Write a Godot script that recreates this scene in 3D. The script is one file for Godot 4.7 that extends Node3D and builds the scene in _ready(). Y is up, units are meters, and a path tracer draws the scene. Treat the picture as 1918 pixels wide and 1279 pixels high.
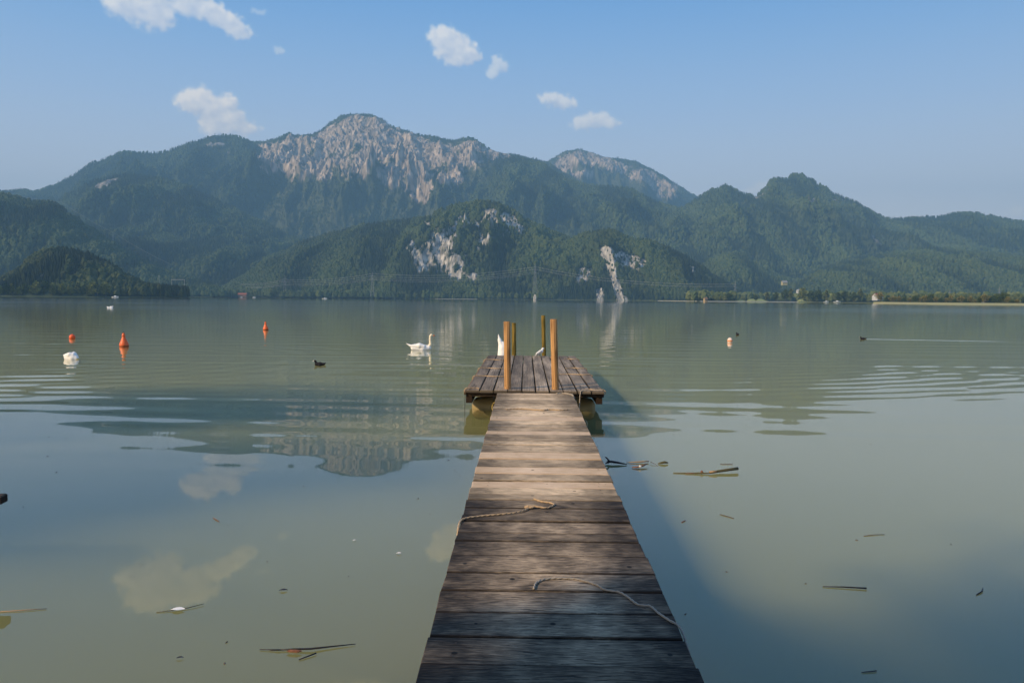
extends Node3D
# A mountain lake seen from a wooden gangway. World: the gangway runs along -z, water level is y = 0, metres.

const EYE := 1.86
const SUN_DIR := Vector3(0.73, -0.50, -0.465)   # the way the sunlight travels

const RIDGES := {
	"near_hill": [Vector3(-1068, 48, -1120), Vector3(-977, 35, -1157), Vector3(-891, 25, -1190), Vector3(-812, 14, -1218), Vector3(-791, 27, -1225), Vector3(-777, 46, -1230), Vector3(-756, 60, -1237), Vector3(-727, 65, -1246), Vector3(-699, 59, -1255), Vector3(-670, 44, -1265), Vector3(-641, 21, -1274), Vector3(-618, 9, -1281), Vector3(-592, 5, -1289), Vector3(-565, 2, -1297), Vector3(-555, 2, -1300)],
	"left_slope": [Vector3(-2110, 301, -2100), Vector3(-1796, 282, -2154), Vector3(-1465, 273, -2208), Vector3(-1384, 253, -2220), Vector3(-1329, 252, -2229), Vector3(-1288, 223, -2235), Vector3(-1233, 185, -2244), Vector3(-1177, 146, -2253), Vector3(-1107, 103, -2263), Vector3(-1021, 63, -2276), Vector3(-927, 33, -2290), Vector3(-861, 3, -2300)],
	"lower_spur": [Vector3(-1810, 227, -2900), Vector3(-1641, 258, -2916), Vector3(-1490, 255, -2930), Vector3(-1376, 233, -2941), Vector3(-1262, 203, -2952), Vector3(-1146, 214, -2962), Vector3(-1030, 180, -2973), Vector3(-933, 142, -2982), Vector3(-835, 101, -2991), Vector3(-737, 32, -3000)],
	"mid_spur": [Vector3(-2408, 366, -3700), Vector3(-2218, 402, -3678), Vector3(-2109, 467, -3666), Vector3(-1975, 529, -3650), Vector3(-1817, 553, -3631), Vector3(-1662, 529, -3612), Vector3(-1534, 492, -3597), Vector3(-1433, 450, -3584), Vector3(-1332, 399, -3572), Vector3(-1207, 339, -3556), Vector3(-1058, 272, -3538), Vector3(-911, 211, -3519), Vector3(-765, 122, -3500)],
	"left_mountain": [Vector3(-4733, 458, -4700), Vector3(-4018, 565, -4815), Vector3(-3454, 612, -4902), Vector3(-3149, 653, -4948), Vector3(-3088, 638, -4957), Vector3(-2963, 681, -4975), Vector3(-2900, 725, -4984), Vector3(-2726, 836, -5010), Vector3(-2552, 905, -5035), Vector3(-2441, 901, -5051), Vector3(-2329, 905, -5067), Vector3(-2135, 981, -5094), Vector3(-2005, 1029, -5113), Vector3(-1874, 1027, -5131), Vector3(-1776, 993, -5145), Vector3(-1678, 918, -5159), Vector3(-1546, 802, -5177), Vector3(-1380, 600, -5200)],
	"main_peak": [Vector3(-2236, 714, -5500), Vector3(-2045, 933, -5493), Vector3(-1895, 1055, -5488), Vector3(-1783, 1070, -5484), Vector3(-1679, 1095, -5480), Vector3(-1630, 1123, -5478), Vector3(-1579, 1105, -5476), Vector3(-1468, 1112, -5472), Vector3(-1412, 1137, -5470), Vector3(-1338, 1197, -5468), Vector3(-1265, 1237, -5465), Vector3(-1191, 1247, -5462), Vector3(-1081, 1246, -5458), Vector3(-1008, 1221, -5455), Vector3(-917, 1164, -5452), Vector3(-826, 1135, -5449), Vector3(-717, 1102, -5445), Vector3(-608, 1088, -5441), Vector3(-499, 1066, -5436), Vector3(-419, 1087, -5434), Vector3(-368, 1080, -5432), Vector3(-318, 1051, -5430), Vector3(-256, 1008, -5427), Vector3(-173, 980, -5424), Vector3(-83, 972, -5421), Vector3(7, 951, -5418), Vector3(133, 919, -5413), Vector3(295, 823, -5407), Vector3(475, 680, -5400)],
	"right_rock": [Vector3(-125, 987, -6800), Vector3(55, 1113, -6800), Vector3(153, 1158, -6800), Vector3(234, 1198, -6800), Vector3(323, 1252, -6800), Vector3(436, 1266, -6800), Vector3(526, 1244, -6800), Vector3(661, 1200, -6800), Vector3(773, 1192, -6800), Vector3(908, 1170, -6800), Vector3(1021, 1118, -6800), Vector3(1135, 1060, -6800), Vector3(1271, 972, -6800), Vector3(1407, 892, -6800), Vector3(1589, 773, -6800)],
	"shoulder": [Vector3(-448, 505, -4900), Vector3(-280, 718, -4804), Vector3(-183, 803, -4747), Vector3(-72, 826, -4680), Vector3(6, 797, -4632), Vector3(82, 768, -4585), Vector3(157, 715, -4537), Vector3(239, 657, -4483), Vector3(341, 621, -4414), Vector3(439, 609, -4346), Vector3(544, 585, -4269), Vector3(609, 542, -4221), Vector3(706, 484, -4147), Vector3(796, 449, -4074), Vector3(885, 404, -4000), Vector3(1052, 327, -3850), Vector3(1191, 218, -3715), Vector3(1299, 117, -3600)],
	"right_mountain": [Vector3(694, 392, -4300), Vector3(837, 493, -4313), Vector3(923, 548, -4321), Vector3(994, 589, -4327), Vector3(1067, 613, -4333), Vector3(1155, 575, -4341), Vector3(1229, 559, -4347), Vector3(1292, 603, -4353), Vector3(1306, 643, -4354), Vector3(1341, 661, -4357), Vector3(1394, 653, -4362), Vector3(1437, 680, -4366), Vector3(1482, 678, -4370), Vector3(1521, 661, -4373), Vector3(1596, 620, -4379), Vector3(1686, 570, -4387), Vector3(1777, 543, -4395), Vector3(1883, 487, -4404), Vector3(1959, 450, -4410), Vector3(2079, 449, -4421), Vector3(2139, 459, -4426), Vector3(2260, 463, -4436), Vector3(2351, 482, -4444), Vector3(2457, 490, -4453), Vector3(2564, 471, -4462), Vector3(2688, 446, -4472), Vector3(2935, 423, -4492), Vector3(3462, 475, -4536), Vector3(4257, 412, -4600)],
	"right_foothill": [Vector3(1005, 55, -3000), Vector3(1102, 115, -3000), Vector3(1219, 152, -3000), Vector3(1376, 176, -3000), Vector3(1513, 193, -3000), Vector3(1612, 186, -3000), Vector3(1710, 175, -3000), Vector3(1844, 164, -3000), Vector3(2101, 181, -3000), Vector3(2492, 145, -3000), Vector3(2881, 128, -3000)],
	"small_knoll": [Vector3(548, 66, -2800), Vector3(603, 109, -2800), Vector3(658, 141, -2800), Vector3(713, 158, -2800), Vector3(759, 147, -2800), Vector3(807, 111, -2800), Vector3(881, 78, -2800), Vector3(975, 41, -2800)],
	"green_slope": [Vector3(-1122, 2, -2750), Vector3(-1064, 29, -2744), Vector3(-986, 70, -2737), Vector3(-852, 141, -2724), Vector3(-739, 188, -2713), Vector3(-627, 219, -2702), Vector3(-516, 244, -2691), Vector3(-424, 249, -2681), Vector3(-351, 261, -2674), Vector3(-243, 234, -2663), Vector3(-118, 181, -2650)],
	"rock_hump": [Vector3(-536, 9, -2450), Vector3(-470, 83, -2450), Vector3(-404, 173, -2450), Vector3(-355, 213, -2450), Vector3(-306, 242, -2450), Vector3(-257, 267, -2450), Vector3(-208, 280, -2450), Vector3(-142, 290, -2450), Vector3(-93, 287, -2450), Vector3(-44, 263, -2450), Vector3(-3, 234, -2450), Vector3(38, 218, -2450), Vector3(79, 199, -2450), Vector3(136, 175, -2450), Vector3(201, 137, -2450), Vector3(268, 72, -2450)],
	"right_hump": [Vector3(20, 78, -2230), Vector3(65, 123, -2230), Vector3(109, 152, -2230), Vector3(146, 170, -2230), Vector3(183, 181, -2230), Vector3(234, 187, -2230), Vector3(264, 173, -2230), Vector3(287, 161, -2230), Vector3(338, 158, -2230), Vector3(376, 145, -2230), Vector3(435, 118, -2230), Vector3(480, 93, -2230), Vector3(532, 55, -2230), Vector3(600, 15, -2230)],
}
const ROCKS := {
	"main_peak": [Vector4(-1664, 880, 164, 123), Vector4(-1691, 799, 93, 80), Vector4(-1439, 880, 169, 162), Vector4(-1169, 991, 210, 176), Vector4(-1181, 741, 189, 107), Vector4(-1070, 626, 47, 42), Vector4(-1121, 1099, 140, 98), Vector4(-978, 1027, 188, 164), Vector4(-802, 835, 215, 143), Vector4(-649, 666, 135, 98), Vector4(-623, 856, 187, 147), Vector4(-427, 864, 175, 128), Vector4(-287, 932, 154, 91), Vector4(-786, 993, 174, 118), Vector4(-888, 680, 102, 84), Vector4(-423, 658, 68, 68), Vector4(-545, 548, 59, 59)],
	"right_rock": [Vector4(449, 1146, 205, 89), Vector4(586, 1159, 117, 117), Vector4(410, 952, 111, 38), Vector4(312, 1063, 114, 61), Vector4(712, 1081, 133, 62), Vector4(969, 987, 159, 88), Vector4(1125, 926, 124, 71), Vector4(1066, 801, 85, 38)],
	"rock_hump": [Vector4(-308, 186, 38, 53), Vector4(-268, 114, 32, 49), Vector4(-236, 138, 41, 53), Vector4(-186, 82, 38, 38), Vector4(-139, 53, 18, 12), Vector4(-186, 226, 22, 28), Vector4(-156, 207, 22, 22), Vector4(-97, 239, 47, 28), Vector4(-66, 226, 44, 41), Vector4(-38, 191, 31, 25), Vector4(-306, 244, 20, 15), Vector4(-329, 170, 19, 34), Vector4(-206, 180, 27, 27), Vector4(-127, 162, 30, 24), Vector4(-238, 258, 26, 13)],
	"right_hump": [Vector4(204, 118, 23, 20), Vector4(227, 103, 33, 24), Vector4(260, 103, 37, 24), Vector4(286, 93, 22, 21), Vector4(153, 66, 24, 16), Vector4(213, 82, 16, 22), Vector4(217, 56, 12, 21), Vector4(221, 32, 12, 23), Vector4(229, 14, 10, 16), Vector4(234, 3, 13, 10), Vector4(180, 16, 13, 13), Vector4(435, 79, 17, 11), Vector4(137, 49, 16, 11)],
	"right_mountain": [Vector4(1216, 492, 34, 71), Vector4(1601, 511, 34, 28), Vector4(1442, 262, 38, 33), Vector4(1219, 540, 17, 17), Vector4(1691, 539, 14, 14)],
	"mid_spur": [Vector4(-1886, 496, 57, 38)],
	"near_hill": [Vector4(-726, 41, 8, 7), Vector4(-683, 28, 9, 6)],
	"left_mountain": [Vector4(-1950, 939, 67, 17), Vector4(-1781, 863, 46, 10)],
}

var rng := RandomNumberGenerator.new()
var mats := {}
var used := {}

# ---------------------------------------------------------------- naming

func numbered(called: String) -> String:
	var n: int = used.get(called, 0)
	used[called] = n + 1
	return called if n == 0 else "%s_%03d" % [called, n]

func tag(o: Node3D, label := "", category := "", group := "", kind := "") -> void:
	if label: o.set_meta("label", label)
	if category: o.set_meta("category", category)
	if group: o.set_meta("group", group)
	if kind: o.set_meta("kind", kind)

func thing(called: String, label: String, category: String, at := Vector3.ZERO, turn := 0.0, group := "") -> Node3D:
	var o := Node3D.new()
	o.name = numbered(called)
	add_child(o)
	o.position = at
	o.rotation.y = turn
	tag(o, label, category, group)
	return o

func put(called: String, mesh: Mesh, m: Material, parent: Node3D = null) -> MeshInstance3D:
	var o := MeshInstance3D.new()
	o.mesh = mesh
	o.material_override = m
	if parent == null:
		o.name = numbered(called)
		add_child(o)
	else:
		o.name = called
		parent.add_child(o, true)
	return o

func copy_thing(src: Node3D, label: String, at: Vector3, turn: float, scale_by: Vector3) -> Node3D:
	var c: Node3D = src.duplicate()
	c.name = numbered(str(src.name).rstrip("0123456789").trim_suffix("_"))
	add_child(c)
	c.position = at
	c.rotation.y = turn
	c.scale = scale_by
	c.set_meta("label", label)
	return c

# ---------------------------------------------------------------- materials

func lin(r: float, g: float, b: float) -> Color:
	return Color(r, g, b).linear_to_srgb()

func paint(key: String, r: float, g: float, b: float, rough := 0.85, spec := 0.4) -> StandardMaterial3D:
	if mats.has(key): return mats[key]
	var m := StandardMaterial3D.new()
	m.resource_name = key
	m.albedo_color = lin(r, g, b)
	m.roughness = rough
	m.metallic_specular = spec
	mats[key] = m
	return m

func vertex_mat(key: String, rough := 0.95) -> StandardMaterial3D:
	if mats.has(key): return mats[key]
	var m := StandardMaterial3D.new()
	m.resource_name = key
	m.vertex_color_use_as_albedo = true
	m.roughness = rough
	m.metallic_specular = 0.2
	mats[key] = m
	return m

func noise(s: int, period: float, oct := 4, ridged := false) -> FastNoiseLite:
	var n := FastNoiseLite.new()
	n.seed = s
	n.noise_type = FastNoiseLite.TYPE_SIMPLEX_SMOOTH
	n.frequency = 1.0 / period
	n.fractal_type = FastNoiseLite.FRACTAL_RIDGED if ridged else FastNoiseLite.FRACTAL_FBM
	n.fractal_octaves = oct
	return n

# Boards: rows of eight differently weathered strips, grain along u, worn paler towards the middle of their length.
func wood_texture(s: int, dark: Color, pale: Color, wear: float, side: int, middle := 0.5) -> Array:
	var w := side
	var h := side
	var grain := noise(s, 5.0, 4)
	var long_grain := noise(s + 1, 20.0, 3)
	var blotch := noise(s + 2, 90.0, 3)
	var crack := noise(s + 3, 13.0, 2, true)
	var knots := []
	for k in 12: knots.append(Vector3(rng.randf() * side, (rng.randi_range(0, 7) + rng.randf_range(0.2, 0.8)) * side / 8.0, rng.randf_range(2.5, 5.5) * side / 768.0))
	var im := Image.create(w, h, false, Image.FORMAT_RGB8)
	var bump := Image.create(w, h, false, Image.FORMAT_L8)
	var rows := h / 8
	for y in h:
		var strip := y / rows
		var off := strip * 517.0
		var edge: float = minf(y % rows, rows - 1 - y % rows) / float(rows)
		for x in w:
			var u: float = x / float(w) - 0.5
			var bend: float = 7.0 * sin(u * 5.0 + strip * 2.0)
			var g: float = grain.get_noise_2d(x * 0.085 + off, y * 1.15 + bend)
			var l: float = long_grain.get_noise_2d(x * 0.02 + off, y * 2.3 + bend)
			var b: float = blotch.get_noise_2d(x * 0.42 + off, y * 0.75)
			var c: float = crack.get_noise_2d(x * 0.03 + off, y * 1.1 + bend)
			var v: float = middle + 0.34 * g + 0.20 * l + (0.78 - 0.6 * middle) * b
			v += wear * (0.34 - smoothstep(0.20, 0.40, absf(u) + 0.22 * b) * 0.85)
			v -= smoothstep(0.08, 0.0, edge) * 0.55
			var cut: float = smoothstep(0.66, 0.80, c)
			var k: float = clampf(v, 0.0, 1.0) * (1.0 - 0.72 * cut)
			var col: Color = dark.lerp(pale, k)
			im.set_pixel(x, y, col)
			bump.set_pixel(x, y, Color(clampf(0.6 + 0.32 * g + 0.2 * l - 0.5 * cut, 0.0, 1.0), 0, 0))
	for kn in knots:
		for y in range(int(kn.y) - 9, int(kn.y) + 10):
			for x in range(int(kn.x) - 14, int(kn.x) + 15):
				if x < 0 or y < 0 or x >= w or y >= h: continue
				var q: float = Vector2((x - kn.x) * 0.6, y - kn.y).length() / kn.z
				im.set_pixel(x, y, im.get_pixel(x, y).lerp(dark * 0.55, 0.85 * smoothstep(1.3, 0.6, q)))
	return [ImageTexture.create_from_image(im), ImageTexture.create_from_image(bump)]

func wood_mat(key: String, tex: Array, tint: Color, rough := 0.8) -> StandardMaterial3D:
	if mats.has(key): return mats[key]
	var m := StandardMaterial3D.new()
	m.resource_name = key
	m.albedo_texture = tex[0]
	m.albedo_color = tint
	m.roughness = rough
	m.metallic_specular = 0.35
	m.heightmap_enabled = true
	m.heightmap_texture = tex[1]
	m.heightmap_scale = 0.5
	mats[key] = m
	return m

# ---------------------------------------------------------------- mesh helpers

func new_st(smooth := true) -> SurfaceTool:
	var st := SurfaceTool.new()
	st.begin(Mesh.PRIMITIVE_TRIANGLES)
	st.set_smooth_group(0 if smooth else -1)
	return st

func done(st: SurfaceTool) -> ArrayMesh:
	st.generate_normals()
	return st.commit()

# one triangle, turned so that it faces away from "inside"
func tri(st: SurfaceTool, a: Vector3, b: Vector3, c: Vector3, inside: Vector3, ua := Vector2.ZERO, ub := Vector2.ZERO, uc := Vector2.ZERO) -> void:
	var n: Vector3 = (c - a).cross(b - a)
	if n.dot((a + b + c) / 3.0 - inside) >= 0.0:
		st.set_uv(ua); st.add_vertex(a)
		st.set_uv(ub); st.add_vertex(b)
		st.set_uv(uc); st.add_vertex(c)
	else:
		st.set_uv(ua); st.add_vertex(a)
		st.set_uv(uc); st.add_vertex(c)
		st.set_uv(ub); st.add_vertex(b)

func quad(st: SurfaceTool, a: Vector3, b: Vector3, c: Vector3, d: Vector3, inside: Vector3, ua := Vector2.ZERO, ub := Vector2.ZERO, uc := Vector2.ZERO, ud := Vector2.ZERO) -> void:
	tri(st, a, b, c, inside, ua, ub, uc)
	tri(st, a, c, d, inside, ua, uc, ud)

# a board with chamfered top edges: "along" is its long axis (0 = x, 2 = z); strip picks one of the eight rows of the texture
func board(size: Vector3, along: int, strip: int, chamfer := 0.006, wobble := 0.0, flip := false, u_span := 0.96) -> ArrayMesh:
	var st := new_st(false)
	var hx := size.x / 2.0
	var hy := size.y / 2.0
	var hz := size.z / 2.0
	var c := chamfer
	var low := []
	var mid := []
	var top := []
	for k in 4:
		var sx: float = [-1.0, 1.0, 1.0, -1.0][k]
		var sz: float = [-1.0, -1.0, 1.0, 1.0][k]
		var jx := rng.randf_range(-wobble, wobble)
		var jz := rng.randf_range(-wobble, wobble) * 0.25
		low.append(Vector3(sx * hx + jx, -hy, sz * hz + jz))
		mid.append(Vector3(sx * hx + jx, hy - c, sz * hz + jz))
		top.append(Vector3(sx * (hx - c) + jx, hy, sz * (hz - c) + jz))
	var uvof := func(p: Vector3) -> Vector2:
		var l: float = p.x / size.x if along == 0 else p.z / size.z
		var w: float = p.z / size.z if along == 0 else p.x / size.x
		if flip: l = -l
		return Vector2(0.5 + l * u_span, (strip + 0.5 + clampf(w, -0.5, 0.5) * 0.94) / 8.0)
	var side_uv := func(p: Vector3) -> Vector2:
		var l: float = p.x / size.x if along == 0 else p.z / size.z
		return Vector2(0.5 + l * u_span, (strip + 0.03 + (p.y / size.y) * 0.02) / 8.0)
	quad(st, top[0], top[1], top[2], top[3], Vector3.ZERO, uvof.call(top[0]), uvof.call(top[1]), uvof.call(top[2]), uvof.call(top[3]))
	quad(st, low[0], low[1], low[2], low[3], Vector3.ZERO, uvof.call(low[0]), uvof.call(low[1]), uvof.call(low[2]), uvof.call(low[3]))
	for k in 4:
		var n := (k + 1) % 4
		quad(st, mid[k], mid[n], top[n], top[k], Vector3.ZERO, uvof.call(mid[k]), uvof.call(mid[n]), uvof.call(top[n]), uvof.call(top[k]))
		quad(st, low[k], low[n], mid[n], mid[k], Vector3.ZERO, side_uv.call(low[k]), side_uv.call(low[n]), side_uv.call(mid[n]), side_uv.call(mid[k]))
	return done(st)

# a tube through points with a radius at each
func tube_into(st: SurfaceTool, pts: Array, radii: Array, sides := 8, caps := true, u_len := 1.0) -> void:
	var rings := []
	var n := pts.size()
	var ref := Vector3.UP
	var run := 0.0
	var runs := []
	for i in n:
		var t: Vector3 = (pts[mini(i + 1, n - 1)] - pts[maxi(i - 1, 0)]).normalized()
		if absf(t.dot(ref)) > 0.95: ref = Vector3.RIGHT if absf(t.x) < 0.8 else Vector3.BACK
		var a := t.cross(ref).normalized()
		var b := t.cross(a).normalized()
		ref = -b if i == 0 else ref
		var ring := []
		for k in sides:
			var w := TAU * k / sides
			ring.append(pts[i] + (a * cos(w) + b * sin(w)) * radii[i])
		rings.append(ring)
		if i > 0: run += (pts[i] - pts[i - 1]).length()
		runs.append(run / u_len)
	for i in n - 1:
		var mid: Vector3 = (pts[i] + pts[i + 1]) / 2.0
		for k in sides:
			var l := (k + 1) % sides
			quad(st, rings[i][k], rings[i][l], rings[i + 1][l], rings[i + 1][k], mid,
				Vector2(runs[i], k / float(sides)), Vector2(runs[i], (k + 1) / float(sides)), Vector2(runs[i + 1], (k + 1) / float(sides)), Vector2(runs[i + 1], k / float(sides)))
	if caps:
		for e in [0, n - 1]:
			var inner: Vector3 = pts[1] if e == 0 else pts[n - 2]
			for k in sides:
				tri(st, pts[e], rings[e][k], rings[e][(k + 1) % sides], inner, Vector2(0.5, 0.5), Vector2(0.4, 0.4), Vector2(0.6, 0.6))

func tube(pts: Array, radii: Array, sides := 8, smooth := true, u_len := 1.0) -> ArrayMesh:
	var st := new_st(smooth)
	tube_into(st, pts, radii, sides, true, u_len)
	return done(st)

# a body of revolution round y (or x): profile of Vector2(radius, height)
func lathe(profile: Array, sides := 20, around_x := false) -> ArrayMesh:
	var st := new_st(true)
	var at := func(p: Vector2, k: int) -> Vector3:
		var w := TAU * k / sides
		return Vector3(p.y, p.x * cos(w), p.x * sin(w)) if around_x else Vector3(p.x * cos(w), p.y, p.x * sin(w))
	for i in profile.size() - 1:
		var p: Vector2 = profile[i]
		var q: Vector2 = profile[i + 1]
		var flat: bool = absf(p.y - q.y) < 1e-5
		var m := (p.y + q.y) / 2.0
		if flat: m += 0.05 if i == 0 else -0.05
		var inside := Vector3(m, 0, 0) if around_x else Vector3(0, m, 0)
		for k in sides:
			quad(st, at.call(p, k), at.call(p, k + 1), at.call(q, k + 1), at.call(q, k), inside)
	return done(st)

# a sheet of rows x cols points with normals from its own slopes
func sheet(cols: int, rows: int, pos: PackedVector3Array, col: PackedColorArray, uv := PackedVector2Array()) -> ArrayMesh:
	var nor := PackedVector3Array()
	nor.resize(pos.size())
	var idx := PackedInt32Array()
	idx.resize((cols - 1) * (rows - 1) * 6)
	var q := 0
	for j in rows:
		for i in cols:
			var k := j * cols + i
			var tx: Vector3 = pos[k + (1 if i < cols - 1 else 0)] - pos[k - (1 if i > 0 else 0)]
			var tz: Vector3 = pos[k + (cols if j < rows - 1 else 0)] - pos[k - (cols if j > 0 else 0)]
			nor[k] = tz.cross(tx).normalized()
			if i < cols - 1 and j < rows - 1:
				idx[q] = k; idx[q + 1] = k + 1; idx[q + 2] = k + cols
				idx[q + 3] = k + 1; idx[q + 4] = k + cols + 1; idx[q + 5] = k + cols
				q += 6
	var arr := []
	arr.resize(Mesh.ARRAY_MAX)
	arr[Mesh.ARRAY_VERTEX] = pos
	arr[Mesh.ARRAY_NORMAL] = nor
	arr[Mesh.ARRAY_INDEX] = idx
	if col.size(): arr[Mesh.ARRAY_COLOR] = col
	if uv.size(): arr[Mesh.ARRAY_TEX_UV] = uv
	var m := ArrayMesh.new()
	m.add_surface_from_arrays(Mesh.PRIMITIVE_TRIANGLES, arr)
	return m

# one smooth body from tapered capsules [a, b, ra, rb, colour]: distances joined by a smooth minimum, meshed as surface nets
func body(bones: Array, cell: float, k: float, floor_y := -1e9) -> ArrayMesh:
	var lo := Vector3.ONE * 1e9
	var hi := -lo
	for b in bones:
		for e in [0, 1]:
			var r: float = b[2 + e]
			lo = lo.min(b[e] - Vector3.ONE * (r + k + cell * 2.0))
			hi = hi.max(b[e] + Vector3.ONE * (r + k + cell * 2.0))
	lo.y = maxf(lo.y, floor_y)
	var n := Vector3i(((hi - lo) / cell).ceil()) + Vector3i.ONE
	var f := PackedFloat32Array()
	f.resize(n.x * n.y * n.z)
	f.fill(1.0)
	for b in bones:
		var a: Vector3 = b[0]
		var ab: Vector3 = b[1] - a
		var ra: float = b[2]
		var dr: float = b[3] - ra
		var rm: float = maxf(b[2], b[3]) + k + cell * 2.0
		var l2: float = maxf(ab.length_squared(), 1e-9)
		var p0 := Vector3i(((a.min(b[1]) - Vector3.ONE * rm - lo) / cell).floor()).clamp(Vector3i.ZERO, n - Vector3i.ONE)
		var p1 := Vector3i(((a.max(b[1]) + Vector3.ONE * rm - lo) / cell).ceil()).clamp(Vector3i.ZERO, n - Vector3i.ONE)
		for z in range(p0.z, p1.z + 1):
			for y in range(p0.y, p1.y + 1):
				for x in range(p0.x, p1.x + 1):
					var p := lo + Vector3(x, y, z) * cell - a
					var t := clampf(p.dot(ab) / l2, 0.0, 1.0)
					var d: float = (p - ab * t).length() - (ra + dr * t)
					var at := (z * n.y + y) * n.x + x
					var e: float = f[at]
					var h := clampf(0.5 + 0.5 * (e - d) / k, 0.0, 1.0)
					f[at] = lerpf(e, d, h) - k * h * (1.0 - h)
	var id := {}
	var pos := PackedVector3Array()
	var col := PackedColorArray()
	var step := [1, n.x, n.x * n.y]
	for z in n.z - 1:
		for y in n.y - 1:
			for x in n.x - 1:
				var at := (z * n.y + y) * n.x + x
				var sum := Vector3.ZERO
				var cnt := 0
				for e in 12:
					var ax := e / 4
					var o := Vector3i.ZERO
					o[(ax + 1) % 3] = e & 1
					o[(ax + 2) % 3] = (e >> 1) & 1
					var i0: int = at + o.x * step[0] + o.y * step[1] + o.z * step[2]
					var v0: float = f[i0]
					var v1: float = f[i0 + step[ax]]
					if (v0 < 0.0) != (v1 < 0.0):
						var s := Vector3(o)
						s[ax] += v0 / (v0 - v1)
						sum += s
						cnt += 1
				if cnt:
					id[at] = pos.size()
					var p := lo + (Vector3(x, y, z) + sum / cnt) * cell
					pos.append(p)
					var best := 1e9
					var c := Color.WHITE
					for b in bones:
						var ab2: Vector3 = b[1] - b[0]
						var t2 := clampf((p - b[0]).dot(ab2) / maxf(ab2.length_squared(), 1e-9), 0.0, 1.0)
						var d2: float = (p - b[0] - ab2 * t2).length() - lerpf(b[2], b[3], t2)
						if d2 < best:
							best = d2
							c = b[4]
					col.append(c)
	var nor := PackedVector3Array()
	nor.resize(pos.size())
	var idx := PackedInt32Array()
	for z in range(1, n.z - 1):
		for y in range(1, n.y - 1):
			for x in range(1, n.x - 1):
				var at := (z * n.y + y) * n.x + x
				for ax in 3:
					var v0: float = f[at]
					var v1: float = f[at + step[ax]]
					if (v0 < 0.0) == (v1 < 0.0): continue
					var u: int = step[(ax + 1) % 3]
					var v: int = step[(ax + 2) % 3]
					if not (id.has(at) and id.has(at - u) and id.has(at - v) and id.has(at - u - v)): continue
					var q := [id[at], id[at - u], id[at - u - v], id[at - v]]
					var out := Vector3.ZERO
					out[ax] = 1.0 if v0 < 0.0 else -1.0
					var nn: Vector3 = (pos[q[2]] - pos[q[0]]).cross(pos[q[1]] - pos[q[0]])
					if nn.dot(out) < 0.0: q.reverse()
					idx.append_array([q[0], q[1], q[2], q[0], q[2], q[3]])
	for i in range(0, idx.size(), 3):
		var fn: Vector3 = (pos[idx[i + 2]] - pos[idx[i]]).cross(pos[idx[i + 1]] - pos[idx[i]])
		for e in 3: nor[idx[i + e]] += fn
	for i in nor.size(): nor[i] = nor[i].normalized()
	var arr := []
	arr.resize(Mesh.ARRAY_MAX)
	arr[Mesh.ARRAY_VERTEX] = pos
	arr[Mesh.ARRAY_NORMAL] = nor
	arr[Mesh.ARRAY_COLOR] = col
	arr[Mesh.ARRAY_INDEX] = idx
	var m := ArrayMesh.new()
	m.add_surface_from_arrays(Mesh.PRIMITIVE_TRIANGLES, arr)
	return m

# ---------------------------------------------------------------- sky

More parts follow.
